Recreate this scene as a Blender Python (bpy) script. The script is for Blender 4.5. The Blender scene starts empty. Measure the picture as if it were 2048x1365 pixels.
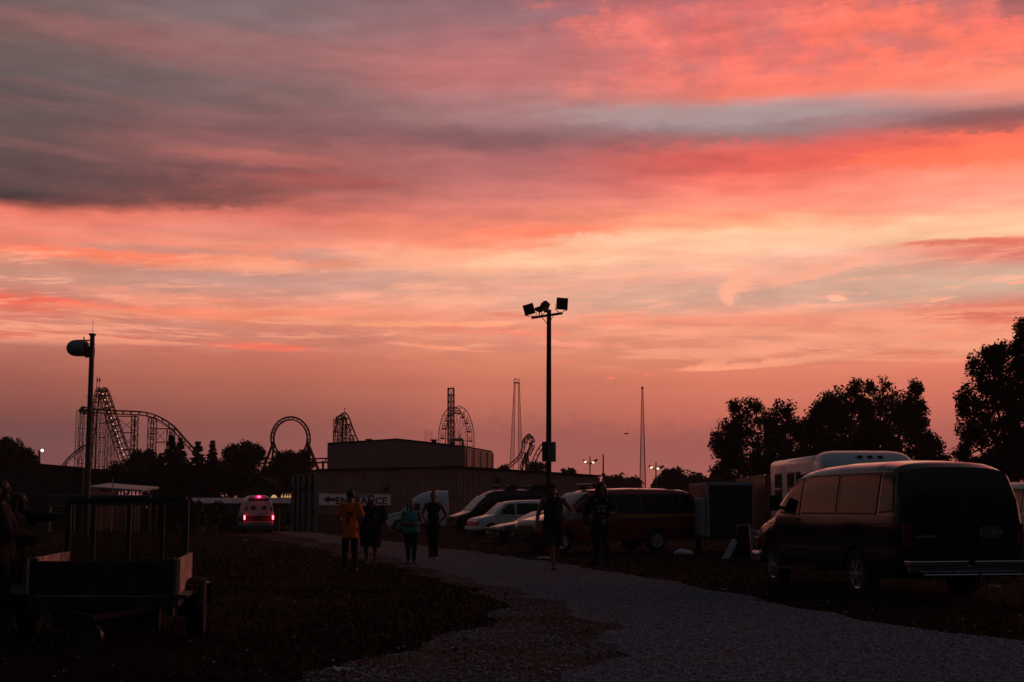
import bpy, bmesh, math, random
import numpy as np
from mathutils import Vector, Matrix
random.seed(7); np.random.seed(7)
R = math.radians
SC = bpy.context.scene
COL = SC.collection

# ------------------------------------------------------------------ camera
F = 2844.0                      # focal length in photo pixels (50 mm on 36 mm)
PITCH = math.atan(333.0 / F)    # horizon sits 333 px under the middle
CAMZ = 1.33
cd = bpy.data.cameras.new('camera'); cam = bpy.data.objects.new('camera', cd); COL.objects.link(cam)
cam.location = (0, 0, CAMZ); cam.rotation_euler = (R(90) + PITCH, 0, 0)
cd.sensor_width = 36; cd.lens = 36 * F / 2048; cd.clip_end = 6000; cd.clip_start = 0.1
SC.camera = cam
SC.view_settings.view_transform = 'Standard'; SC.view_settings.look = 'None'
SC.view_settings.exposure = 0; SC.view_settings.gamma = 1
SC.cycles.use_denoising = True
SC.cycles.max_bounces = 6; SC.cycles.diffuse_bounces = 2; SC.cycles.glossy_bounces = 3
SC.cycles.transparent_max_bounces = 8; SC.cycles.volume_bounces = 0

def lin(c):
    return tuple(((v/255)/12.92 if v/255 <= .04045 else ((v/255+.055)/1.055)**2.4) for v in c)

# ------------------------------------------------------------------ world: a dusk sky with lit clouds
W = bpy.data.worlds.new("World"); SC.world = W; W.use_nodes = True
nt = W.node_tree; nt.nodes.clear()
def nn(t): return nt.nodes.new(t)
def put(sock, v):
    if isinstance(v, (int, float)): sock.default_value = v
    elif isinstance(v, tuple): sock.default_value = (*v, 1) if len(v) == 3 and sock.type == 'RGBA' else v
    else: nt.links.new(v, sock)
def M(op, a, b=0.0, c=0.0, clamp=False):
    n = nn('ShaderNodeMath'); n.operation = op; n.use_clamp = clamp
    put(n.inputs[0], a); put(n.inputs[1], b); put(n.inputs[2], c); return n.outputs[0]
def MIX(f, a, b, mode='MIX'):
    n = nn('ShaderNodeMix'); n.data_type = 'RGBA'; n.blend_type = mode
    put(n.inputs[0], f); put(n.inputs[6], a); put(n.inputs[7], b); return n.outputs[2]
def RANGE(v, a, b, c=0.0, d=1.0, smooth=True):
    n = nn('ShaderNodeMapRange'); n.interpolation_type = 'SMOOTHSTEP' if smooth else 'LINEAR'
    put(n.inputs[0], v); put(n.inputs[1], a); put(n.inputs[2], b); put(n.inputs[3], c); put(n.inputs[4], d); return n.outputs[0]
geo = nn('ShaderNodeTexCoord'); sep = nn('ShaderNodeSeparateXYZ'); nt.links.new(geo.outputs['Generated'], sep.inputs[0])
sx, sy, sz = sep.outputs
az = M('ARCTAN2', sx, sy); el = M('ARCSINE', sz)
U = M('MULTIPLY_ADD', az, F, 1024.0)            # azimuth and elevation of the sky, in units of 1/F radian
V = M('MULTIPLY_ADD', el, -F, 1015.0)
def NOISE(us, vs, det=3.0, seed=0.0, rough=.5, shear=0.0):
    c = nn('ShaderNodeCombineXYZ')
    v = V if shear == 0 else M('MULTIPLY_ADD', U, shear, V)
    put(c.inputs[0], M('DIVIDE', U, us)); put(c.inputs[1], M('DIVIDE', v, vs)); put(c.inputs[2], seed)
    n = nn('ShaderNodeTexNoise'); n.inputs['Scale'].default_value = 1.0
    n.inputs['Detail'].default_value = det; n.inputs['Roughness'].default_value = rough
    nt.links.new(c.outputs[0], n.inputs['Vector']); return n.outputs['Fac']
n_big = NOISE(520, 75, 3, 1.3, .5, -.05); n_fin = NOISE(150, 30, 4, 5.1, .6); n_iso = NOISE(95, 62, 5, 9.7, .62)
n_wsp = NOISE(230, 26, 5, 13.2, .65, .10); n_u = NOISE(300, 120, 3, 21.0); n_det = NOISE(42, 20, 5, 31.0, .7)
Vw = M('ADD', V, M('ADD', M('MULTIPLY', M('SUBTRACT', n_big, .5), 70.0), M('MULTIPLY', M('SUBTRACT', n_fin, .5), 22.0)))
Uw = M('ADD', U, M('MULTIPLY', M('SUBTRACT', n_u, .5), 260.0))
n_du = M('MULTIPLY', M('SUBTRACT', n_wsp, .5), 1.4); n_dv = M('MULTIPLY', M('SUBTRACT', n_det, .5), 2.4)
rows = [0, 60, 110, 160, 205, 240, 280, 320, 360, 400, 428, 450, 485, 525, 560, 600, 640, 680, 715, 760, 800, 850, 900, 950, 1015]
cols = {
 0: [(108,93,95),(113,93,93),(118,89,87),(110,90,88),(102,88,88),(100,84,84),(102,82,82),(100,80,79),(96,75,75),(94,71,71),(100,64,62),(225,118,100),(236,132,112),(228,130,110),(200,140,120),(198,126,110),(228,110,90),(196,118,104),(178,107,92),(156,90,78),(141,82,74),(122,74,69),(116,72,69),(122,71,66),(128,71,64)],
 1: [(121,100,104),(129,106,108),(145,105,104),(139,102,102),(121,96,96),(131,94,94),(129,88,89),(151,96,93),(135,84,83),(174,96,88),(196,106,93),(222,122,104),(226,138,118),(240,140,112),(202,144,128),(214,142,122),(236,138,108),(200,122,104),(192,112,92),(174,99,81),(158,91,78),(136,80,72),(130,78,73),(134,78,73),(140,80,72)],
 2: [(142,104,110),(158,108,112),(178,110,111),(190,116,114),(174,118,117),(166,120,120),(142,96,98),(172,104,104),(186,110,106),(212,124,113),(224,128,110),(238,136,112),(252,150,118),(252,186,148),(232,166,142),(238,168,142),(236,152,126),(216,136,112),(209,126,101),(196,113,91),(186,106,87),(168,93,81),(150,84,76),(156,87,78),(162,90,80)],
 3: [(186,101,107),(208,108,106),(228,112,102),(242,120,105),(236,126,110),(176,142,142),(166,118,118),(228,104,94),(232,106,92),(252,138,118),(255,150,126),(255,162,126),(255,204,160),(252,190,160),(236,170,146),(202,156,138),(244,160,132),(240,154,124),(228,138,110),(212,121,97),(202,112,91),(182,98,83),(160,87,78),(166,92,82),(170,94,84)],
 4: [(158,97,99),(206,112,106),(238,112,96),(246,122,102),(252,138,112),(222,136,122),(150,96,94),(244,110,88),(255,130,98),(255,150,124),(252,160,136),(252,172,144),(255,200,156),(226,120,106),(208,164,142),(208,164,142),(226,112,90),(252,150,116),(232,130,103),(212,118,96),(202,109,91),(178,98,85),(158,88,79),(162,90,81),(166,92,84)]}
def ramp(fac, stops):
    n = nn('ShaderNodeValToRGB'); n.color_ramp.interpolation = 'CARDINAL'
    e = n.color_ramp.elements
    while len(e) < len(stops): e.new(0.5)
    for i, (p, c) in enumerate(stops): e[i].position = p; e[i].color = (*lin(c), 1)
    put(n.inputs[0], fac); return n.outputs[0]
fac = M('DIVIDE', Vw, 1015.0, clamp=True)
# the streaks sink a little from left to right; the calm lower sky is not warped
calm = RANGE(V, 700.0, 780.0)
fac = M('ADD', M('MULTIPLY', fac, M('SUBTRACT', 1.0, calm)), M('MULTIPLY', M('DIVIDE', V, 1015.0, clamp=True), calm))
rs = [ramp(fac, [(r/1015, c) for r, c in zip(rows, cols[k])]) for k in range(5)]
skyc = rs[0]
for k in range(1, 5):
    skyc = MIX(RANGE(Uw, 512.0*(k-1)+20, 512.0*k-20), skyc, rs[k])
def blob(col, px, py, wx, wy, rgb, strength=1.0, slope=0.0, rag=None, soft=.35):
    """one cloud: a stretched patch with a ragged edge, at its own azimuth and elevation"""
    du = M('DIVIDE', M('SUBTRACT', U, float(px)), float(wx))
    vv = M('SUBTRACT', M('SUBTRACT', V, float(py)), M('MULTIPLY', M('SUBTRACT', U, float(px)), slope))
    dv = M('DIVIDE', vv, float(wy))
    du = M('ADD', du, n_du); dv = M('ADD', dv, n_dv)
    q = M('ADD', M('MULTIPLY', du, du), M('MULTIPLY', dv, dv))
    g = M('EXPONENT', M('MULTIPLY', q, -1.0))
    g = M('MULTIPLY', g, M('MULTIPLY_ADD', rag if rag is not None else n_wsp, 2.3, -.15))
    return MIX(M('MULTIPLY', RANGE(g, .5-soft, .5+soft), strength), col, lin(rgb))
B = [
 # upper right: broken orange cloud over mauve
 (1560,60,420,90,(236,112,100),.55,.1,n_iso,.25),(1800,110,200,70,(252,120,95),.6,.1,n_iso,.2),(1300,10,220,30,(165,100,106),.7,0,n_iso,.25),
 (1660,10,160,26,(185,102,104),.4,0,n_iso,.35),(2040,60,60,50,(150,92,92),.8,0,n_iso,.25),(1800,125,100,22,(185,112,110),.5,.15,n_iso,.4),
 (1530,90,60,34,(185,110,110),.5,-.3,n_iso,.4),(1360,145,60,18,(180,108,108),.5,.1,n_iso,.2),
 (1250,85,160,40,(220,115,108),.5,.1,n_iso,.3),
 # blue gap
 (1430,245,330,26,(170,146,145),.75,.035,n_big,.35),(1750,270,200,14,(160,120,120),.6,.02,n_big,.3),(1960,285,170,22,(140,90,88),.6,.02,n_big,.3),
 (1300,290,230,14,(150,98,98),.55,-.01,n_wsp,.3),(950,280,180,22,(130,90,92),.6,.06,n_wsp,.35),
 # mackerel red under it
 (1560,330,330,36,(222,96,84),.45,.02,n_det,.22),(1350,335,200,26,(190,92,86),.4,.03,n_det,.25),(1900,345,220,18,(255,116,84),.6,.02,n_big,.3),
 (620,370,160,16,(170,84,78),.6,.02,n_det,.25),(560,332,220,16,(188,104,98),.6,.04,n_wsp,.4),
 # grey bank on the left and its soft edge
 (180,395,360,40,(90,69,69),.75,0,n_big,.4),(430,408,190,22,(120,75,72),.7,.01,n_big,.4),(260,120,260,22,(146,98,94),.6,.11,n_big,.4),
 (180,170,240,26,(98,88,88),.35,.12,n_big,.4),(60,250,240,40,(88,80,80),.35,.05,n_big,.4),
 # bright yellow core
 (1480,487,420,20,(255,194,158),.85,.0,n_big,.4),(1900,480,200,18,(255,190,150),.7,0,n_big,.4),(1090,462,170,12,(255,132,100),.7,-.02,n_wsp,.3),(1100,520,190,24,(255,196,158),.7,.03,n_wsp,.3),
 (1950,512,190,8,(222,112,92),.9,.03,n_fin,.3),
 # left lower streaks
 (190,532,330,14,(250,130,98),.9,.015,n_wsp,.3),(480,540,150,18,(250,160,128),.7,0,n_wsp,.3),(320,515,200,9,(196,140,126),.6,.01,n_wsp,.3),
 (650,520,120,18,(206,150,138),.7,.03,n_fin,.3),(800,520,140,22,(250,170,138),.7,.02,n_fin,.25),(560,572,300,14,(196,150,138),.5,.03,n_fin,.3),
 (330,610,200,16,(240,150,120),.5,.06,n_fin,.25),(80,625,180,14,(238,104,84),.9,.05,n_fin,.3),(420,640,330,11,(248,136,104),.85,.03,n_fin,.3),(760,650,260,7,(252,160,120),.8,.0,n_fin,.3),
 (160,690,250,10,(228,106,88),.8,.02,n_fin,.3),(520,700,150,9,(236,104,84),.95,.02,n_fin,.22),(250,662,240,10,(182,124,110),.6,.02,n_fin,.3),
 (880,697,110,5,(240,145,112),.8,.08,n_det,.2),(900,588,150,34,(246,170,138),.55,.02,n_fin,.25),(960,662,130,8,(228,116,96),.5,.02,n_det,.4),
 (1040,632,70,6,(226,112,92),.5,.05,n_det,.4),(800,560,120,16,(202,152,136),.6,.03,n_fin,.3),
 # clear pale sky on the right with wisps
 (1240,605,210,34,(214,164,140),.8,.0,n_big,.4),(1780,590,270,44,(210,166,144),.85,-.02,n_big,.4),
 (1440,538,100,11,(251,182,150),.9,.20,n_fin,.25),(1478,572,38,26,(248,172,142),.95,-.45,n_fin,.3),(1610,560,150,15,(246,170,142),.9,-.20,n_fin,.25),(1457,603,14,18,(248,172,140),.85,.5,n_det,.3),(1380,520,130,12,(250,182,150),.7,.08,n_fin,.3),
 (1240,554,85,6,(248,176,144),.9,-.04,n_det,.2),(1672,609,24,7,(255,182,150),1.,0,n_det,.15),(1866,618,32,4,(250,170,138),.95,-.18,n_det,.18),(2022,590,34,4,(250,166,136),.95,-.15,n_det,.18),
 (2046,540,24,11,(255,196,165),.95,-.2,n_det,.2),(1722,600,14,3,(245,168,138),.8,-.2,n_det,.2),
 # long cloud bank low on the right
 (1560,655,420,17,(248,150,122),.95,.02,n_fin,.22),(1760,690,330,22,(253,166,132),.95,-.01,n_fin,.22),(1330,662,160,7,(254,170,136),.9,.04,n_det,.2),(1240,636,80,8,(240,134,110),.5,.02,n_det,.4),
 (1900,650,120,9,(214,92,78),.95,.04,n_det,.22),(2030,660,90,10,(226,96,78),.9,.03,n_fin,.25),(1960,690,150,14,(255,154,116),.8,0,n_fin,.25),
 (1480,737,150,8,(250,158,124),.95,-.04,n_det,.2),(1440,725,45,10,(252,160,126),.9,-.3,n_det,.2),(1640,722,130,7,(252,168,132),.8,-.08,n_det,.2),(1640,708,80,4,(206,118,98),.7,-.05,n_det,.2),
 (1930,733,90,7,(245,140,110),.85,-.03,n_det,.2),(1140,690,80,7,(248,150,122),.8,.06,n_det,.2),(1080,668,80,8,(240,130,106),.6,.03,n_det,.2),(1240,695,26,5,(244,150,120),.8,.1,n_det,.2),
 (1122,722,26,4,(228,124,100),.7,.05,n_det,.2),(1297,752,12,3,(232,120,98),.7,0,n_det,.2),(1222,758,9,4,(236,122,100),.7,0,n_det,.2),
 # dusky bank just over the horizon
 (1150,930,900,90,(146,84,79),.6,.0,n_big,.3),(100,920,420,80,(108,70,70),.6,.0,n_big,.3)]
for px, py, wx, wy, rgb, s, sl, rg, so in B:
    skyc = blob(skyc, px, py, wx, wy, rgb, s, sl, rg, so)
# wisps in the middle band, mottling at the upper right, faint pink strands at the upper left
n_w2 = NOISE(170, 17, 6, 40.0, .68, .06); n_w3 = NOISE(420, 34, 5, 52.0, .6, -.09)
band = M('MULTIPLY', RANGE(V, 470.0, 540.0), RANGE(V, 730.0, 660.0))
skyc = MIX(M('MULTIPLY', M('MULTIPLY', RANGE(n_w2, .50, .66), band), .60), skyc, lin((253,172,140)))
skyc = MIX(M('MULTIPLY', M('MULTIPLY', RANGE(n_w2, .46, .34), band), .40), skyc, lin((208,150,130)))
upl = M('MULTIPLY', RANGE(V, 440.0, 360.0), RANGE(U, 1150.0, 700.0))
skyc = MIX(M('MULTIPLY', M('MULTIPLY', RANGE(n_w3, .48, .66), upl), .20), skyc, lin((165,105,100)))
upr = M('MULTIPLY', RANGE(V, 235.0, 170.0), RANGE(U, 950.0, 1250.0))
skyc = MIX(M('MULTIPLY', M('MULTIPLY', RANGE(n_iso, .54, .38), upr), .38), skyc, lin((182,110,112)))
skyc = MIX(M('MULTIPLY', M('MULTIPLY', RANGE(n_iso, .50, .68), upr), .38), skyc, lin((255,134,110)))
gain = M('ADD', RANGE(V, 0.0, 300.0, 1.14, 1.12, False), RANGE(V, 560.0, 900.0, 0.0, .24, False))
skyc = MIX(1.0, skyc, gain, 'MULTIPLY')
low = M('MULTIPLY', M('MULTIPLY', RANGE(V, 628.0, 650.0), RANGE(V, 752.0, 712.0)), M('MAXIMUM', RANGE(U, 1080.0, 1300.0), M('MULTIPLY', RANGE(U, 760.0, 560.0), RANGE(V, 712.0, 690.0))))
n_w4 = NOISE(330, 22, 6, 61.0, .62, -.03)
skyc = MIX(M('MULTIPLY', low, .45), skyc, lin((220,138,114)))
skyc = MIX(M('MULTIPLY', M('MULTIPLY', RANGE(n_w4, .475, .55), low), .9), skyc, lin((255,166,134)))
# fine veil texture
skyc = MIX(1.0, skyc, M('MULTIPLY_ADD', M('SUBTRACT', n_fin, .5), M('MULTIPLY', M('SUBTRACT', 1.0, calm), .55), 1.0), 'MULTIPLY')
# away from the sunset the dome turns dim and blue
nish = nn('ShaderNodeTexSky'); nish.sky_type = 'NISHITA'; nish.sun_disc = False
nish.sun_elevation = R(0.5); nish.sun_rotation = R(8)
dome = MIX(1.0, MIX(RANGE(el, 0.0, 1.2), (.009, .0095, .013), (.009, .0115, .018)), MIX(1.0, nish.outputs[0], (.03, .03, .03), 'MULTIPLY'), 'ADD')
east = RANGE(sy, .1, -.6)
dome = MIX(east, dome, MIX(RANGE(el, .15, .9), (.009, .0105, .013), (.050, .066, .082)))
skyc = MIX(1.0, skyc, M('ADD', 1.0, RANGE(az, .42, .9, 0.0, 1.0)), 'MULTIPLY')
wf = M('MULTIPLY', M('MULTIPLY', RANGE(az, 1.9, .9), RANGE(az, -.92, -.36)), RANGE(el, .56, .34))
final = MIX(wf, dome, skyc)
final = MIX(RANGE(el, -.01, -.06), final, (.004, .003, .003))
bg = nn('ShaderNodeBackground'); bg.inputs[1].default_value = 1.0
out = nn('ShaderNodeOutputWorld'); nt.links.new(final, bg.inputs[0]); nt.links.new(bg.outputs[0], out.inputs[0])
W.cycles.sampling_method = 'MANUAL'; W.cycles.sample_map_resolution = 1024

# ------------------------------------------------------------------ helpers
def gz(y):
    return float(np.interp(y, [0, 33, 50, 63, 85, 92, 118, 145, 200, 320], [0, 0, -.17, -.20, -.23, -.26, -.62, -.97, -1.15, -1.2]))
CT, ST = math.cos(PITCH), math.sin(PITCH)
def P(px, py, d):
    """the point seen at photo pixel (px, py) at distance d (metres, along the ground)"""
    u = (px - 1024) / F; v = (682.5 - py) / F
    t = d / (CT - v*ST)
    return Vector((u*t, d, CAMZ + (ST + v*CT)*t))
def G(px, d):
    """ground point in photo column px at distance d"""
    z = gz(d); t = (d*CT + (z-CAMZ)*ST)
    return Vector(((px-1024)/F*t, d, z))
def GP(px, py):
    """ground point under photo pixel"""
    lo, hi = 3.0, 900.0
    for _ in range(50):
        m = (lo+hi)/2
        if P(px, py, m).z > gz(m): lo = m
        else: hi = m
    return G(px, (lo+hi)/2)

MATS = {}
def mat(name, rgb, rough=.7, metal=0.0, var=.15, scale=3.0, coat=0.0, bump=0.0, bscale=40.0, spec=.5, rgb2=None, emit=None, es=1.0, alpha=None):
    if name in MATS: return MATS[name]
    m = bpy.data.materials.new(name); m.use_nodes = True
    t = m.node_tree; b = t.nodes['Principled BSDF']
    tc = t.nodes.new('ShaderNodeTexCoord'); n = t.nodes.new('ShaderNodeTexNoise')
    n.inputs['Scale'].default_value = scale; n.inputs['Detail'].default_value = 6
    t.links.new(tc.outputs['Object'], n.inputs['Vector'])
    mx = t.nodes.new('ShaderNodeMix'); mx.data_type = 'RGBA'
    c2 = rgb2 if rgb2 else tuple(v*(1-var*1.6) for v in rgb)
    mx.inputs[6].default_value = (*[min(1, v*(1+var*.5)) for v in rgb], 1); mx.inputs[7].default_value = (*c2, 1)
    r = t.nodes.new('ShaderNodeMapRange'); r.inputs[1].default_value = .35; r.inputs[2].default_value = .68
    t.links.new(n.outputs['Fac'], r.inputs[0]); t.links.new(r.outputs[0], mx.inputs[0])
    t.links.new(mx.outputs[2], b.inputs['Base Color'])
    rr = t.nodes.new('ShaderNodeMapRange'); rr.inputs[3].default_value = max(0, rough-.06); rr.inputs[4].default_value = min(1, rough+.12)
    t.links.new(n.outputs['Fac'], rr.inputs[0]); t.links.new(rr.outputs[0], b.inputs['Roughness'])
    b.inputs['Metallic'].default_value = metal; b.inputs['Specular IOR Level'].default_value = spec
    b.inputs['Coat Weight'].default_value = coat; b.inputs['Coat Roughness'].default_value = .06
    if bump:
        bn = t.nodes.new('ShaderNodeTexNoise'); bn.inputs['Scale'].default_value = bscale; bn.inputs['Detail'].default_value = 5
        t.links.new(tc.outputs['Object'], bn.inputs['Vector'])
        bb = t.nodes.new('ShaderNodeBump'); bb.inputs['Strength'].default_value = bump; bb.inputs['Distance'].default_value = .02
        t.links.new(bn.outputs['Fac'], bb.inputs['Height']); t.links.new(bb.outputs[0], b.inputs['Normal'])
    if emit:
        b.inputs['Emission Color'].default_value = (*emit, 1); b.inputs['Emission Strength'].default_value = es
    MATS[name] = m; return m

class MB:
    def __init__(s): s.v = []; s.f = []
    def add(s, vs, fs):
        o = len(s.v); s.v += [tuple(p) for p in vs]; s.f += [tuple(i+o for i in f) for f in fs]; return s
    def box(s, c, d, rot=None, taper=1.0):
        x, y, z = d[0]/2, d[1]/2, d[2]/2
        vs = [Vector((a*x*(taper if cz > 0 else 1), b*y*(taper if cz > 0 else 1), cz*z)) for cz in (-1, 1) for a, b in ((-1,-1),(1,-1),(1,1),(-1,1))]
        if rot is not None:
            vs = [rot @ v for v in vs]
        vs = [v + Vector(c) for v in vs]
        return s.add(vs, [(3,2,1,0),(4,5,6,7),(0,1,5,4),(1,2,6,5),(2,3,7,6),(3,0,4,7)])
    def bar(s, p0, p1, w, h=None):
        """rectangular bar from p0 to p1"""
        p0, p1 = Vector(p0), Vector(p1); h = h or w
        a = (p1-p0).normalized(); up = Vector((0,0,1)) if abs(a.z) < .95 else Vector((0,1,0))
        b = a.cross(up).normalized(); c = b.cross(a).normalized()
        vs = [p + b*i*w/2 + c*j*h/2 for p in (p0, p1) for i, j in ((-1,-1),(1,-1),(1,1),(-1,1))]
        return s.add(vs, [(3,2,1,0),(4,5,6,7),(0,1,5,4),(1,2,6,5),(2,3,7,6),(3,0,4,7)])
    def tube(s, p0, p1, r0, r1=None, n=6):
        p0, p1 = Vector(p0), Vector(p1); r1 = r0 if r1 is None else r1
        a = (p1-p0)
        if a.length < 1e-6: return s
        a.normalize(); up = Vector((0,0,1)) if abs(a.z) < .95 else Vector((0,1,0))
        b = a.cross(up).normalized(); c = b.cross(a).normalized()
        vs = [p + (b*math.cos(2*math.pi*k/n) + c*math.sin(2*math.pi*k/n))*r for p, r in ((p0, r0), (p1, r1)) for k in range(n)]
        fs = [(k, (k+1) % n, n+(k+1) % n, n+k) for k in range(n)] + [tuple(range(n-1, -1, -1)), tuple(range(n, 2*n))]
        return s.add(vs, fs)
    def path(s, pts, r, n=6):
        for a, b in zip(pts[:-1], pts[1:]): s.tube(a, b, r, r, n)
        return s
    def sphere(s, c, r, seg=12, rings=8):
        r = Vector(r) if hasattr(r, '__len__') else Vector((r, r, r)); c = Vector(c)
        vs = [c + Vector((0,0,r.z))]
        for i in range(1, rings):
            t = math.pi*i/rings
            for k in range(seg):
                p = 2*math.pi*k/seg
                vs.append(c + Vector((r.x*math.sin(t)*math.cos(p), r.y*math.sin(t)*math.sin(p), r.z*math.cos(t))))
        vs.append(c - Vector((0,0,r.z)))
        fs = [(0, 1+k, 1+(k+1) % seg) for k in range(seg)]
        for i in range(rings-2):
            for k in range(seg):
                a = 1+i*seg+k; b = 1+i*seg+(k+1) % seg; fs.append((a, a+seg, b+seg, b))
        L = len(vs)-1; o = 1+(rings-2)*seg
        fs += [(o+k, L, o+(k+1) % seg) for k in range(seg)]
        return s.add(vs, fs)
    def lathe(s, prof, c=(0,0,0), axis='Z', n=20):
        """prof: (radius, height) pairs turned round the axis; closed when the ends have radius 0"""
        vs = []
        for r, h in prof:
            for k in range(n):
                a = 2*math.pi*k/n; x, y = r*math.cos(a), r*math.sin(a)
                vs.append({'Z': (x, y, h), 'Y': (x, h, y), 'X': (h, x, y)}[axis])
        fs = []
        for i in range(len(prof)-1):
            for k in range(n):
                a = i*n+k; b = i*n+(k+1) % n; fs.append((a, b, b+n, a+n))
        vs = [Vector(v)+Vector(c) for v in vs]
        return s.add(vs, fs)
    def quad(s, *p): return s.add(p, [tuple(range(len(p)))])
    def prism(s, pts, axis, t):
        """extrude a flat outline by t along an axis vector"""
        a = Vector(axis)*t; n = len(pts); pts = [Vector(p) for p in pts]
        return s.add(pts + [p+a for p in pts], [tuple(range(n-1, -1, -1)), tuple(range(n, 2*n))] + [(k, (k+1) % n, n+(k+1) % n, n+k) for k in range(n)])
    def mesh(s, name, smooth=False):
        me = bpy.data.meshes.new(name); me.from_pydata([tuple(v) for v in s.v], [], s.f)
        bm = bmesh.new(); bm.from_mesh(me); bmesh.ops.recalc_face_normals(bm, faces=bm.faces); bm.to_mesh(me); bm.free()
        if smooth: me.polygons.foreach_set('use_smooth', [True]*len(me.polygons))
        me.update(); return me

def tag(o, label=None, cat=None, group=None, kind=None):
    if label: o['label'] = label
    if cat: o['category'] = cat
    if group: o['group'] = group
    if kind: o['kind'] = kind
    return o
def thing(name, label, cat, loc=(0,0,0), rotz=0.0, group=None):
    o = bpy.data.objects.new(name, None); COL.objects.link(o); o.location = loc; o.rotation_euler = (0,0,rotz)
    o.empty_display_size = .2
    return tag(o, label, cat, group)
def root_loc(o):
    v = Vector((0,0,0))
    while o is not None: v += o.location; o = o.parent
    return v
def obj(name, mb, m, parent=None, world=False, smooth=False, bevel=0, auto=None, label=None):
    """link ONE mesh object; world=True when the builder holds world coordinates (parent not turned)"""
    if world and parent is not None:
        rl = root_loc(parent); mb.v = [(x-rl.x, y-rl.y, z-rl.z) for x, y, z in mb.v]
    me = mb.mesh(name, smooth) if isinstance(mb, MB) else mb
    o = bpy.data.objects.new(name, me); COL.objects.link(o)
    if m is not None: me.materials.append(m)
    o.parent = parent
    if auto:
        me.polygons.foreach_set('use_smooth', [True]*len(me.polygons)); me.set_sharp_from_angle(angle=R(auto))
    if bevel:
        md = o.modifiers.new('bevel', 'BEVEL'); md.width = bevel; md.segments = 2; md.limit_method = 'ANGLE'
    if label: o['label'] = label
    return o
def copy_tree(o, parent=None):
    c = o.copy(); COL.objects.link(c); c.parent = parent
    for ch in [x for x in bpy.data.objects if x.parent == o]: copy_tree(ch, c)
    return c
def text_mesh(name, s, size, m, parent, loc, rot, depth=.01, bold=0.0, sx=1.0, align='CENTER'):
    cu = bpy.data.curves.new(name, 'FONT'); cu.body = s; cu.size = size; cu.extrude = depth/2; cu.offset = bold
    cu.align_x = align; cu.align_y = 'CENTER'; cu.resolution_u = 3
    t = bpy.data.objects.new(name, cu); COL.objects.link(t)
    bpy.context.view_layer.update()
    me = bpy.data.meshes.new_from_object(t.evaluated_get(bpy.context.evaluated_depsgraph_get()))
    bpy.data.objects.remove(t); bpy.data.curves.remove(cu)
    o = bpy.data.objects.new(name, me); COL.objects.link(o); me.materials.clear(); me.materials.append(m)
    o.parent = parent; o.location = loc; o.rotation_euler = rot; o.scale = (sx, 1, 1)
    return o
def lattice(mb, base, top, w0, w1, nseg, r, rl=None, diag=True):
    """square lattice mast with legs, rings and diagonals"""
    base, top = Vector(base), Vector(top); rl = rl or r*1.5; prev = None
    for i in range(nseg+1):
        t = i/nseg; c = base.lerp(top, t); w = (w0*(1-t)+w1*t)/2
        q = [c+Vector((a*w, b*w, 0)) for a, b in ((-1,-1),(1,-1),(1,1),(-1,1))]
        for k in range(4): mb.tube(q[k], q[(k+1) % 4], r, r, 4)
        if prev:
            for k in range(4):
                mb.tube(prev[k], q[k], rl, rl, 4)
                if diag: mb.tube(prev[k] if i % 2 else prev[(k+1) % 4], q[(k+1) % 4] if i % 2 else q[k], r, r, 4)
        prev = q

# materials shared by many things (real-world base colours)
m_steel = mat('dark_painted_steel', (.035,.03,.03), .5, .0, .3)
m_rust = mat('weathered_steel', (.07,.045,.04), .7, .3, .3)
m_galv = mat('galvanised_steel', (.30,.31,.32), .5, .6, .15)
m_rubber = mat('black_rubber', (.018,.018,.018), .85, 0, .2)
m_glass = mat('dark_glass', (.010,.010,.011), .04, 0, .1, spec=.6)
m_chrome = mat('chrome', (.55,.56,.58), .14, 1.0, .05)
m_trim = mat('black_plastic', (.02,.02,.021), .55, 0, .2)
m_wood = mat('weathered_wood', (.13,.085,.06), .85, 0, .4, 6, bump=.4, bscale=60)
m_white = mat('white_paint', (.80,.82,.84), .35, 0, .06, coat=.3)
m_black = mat('black_paint', (.006,.006,.007), .25, 0, .1, coat=.35, spec=.3)
m_under = mat('underbody', (.012,.012,.012), .9, 0, .2)
m_alloy = mat('alloy_rim', (.45,.46,.48), .3, .9, .1)

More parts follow.
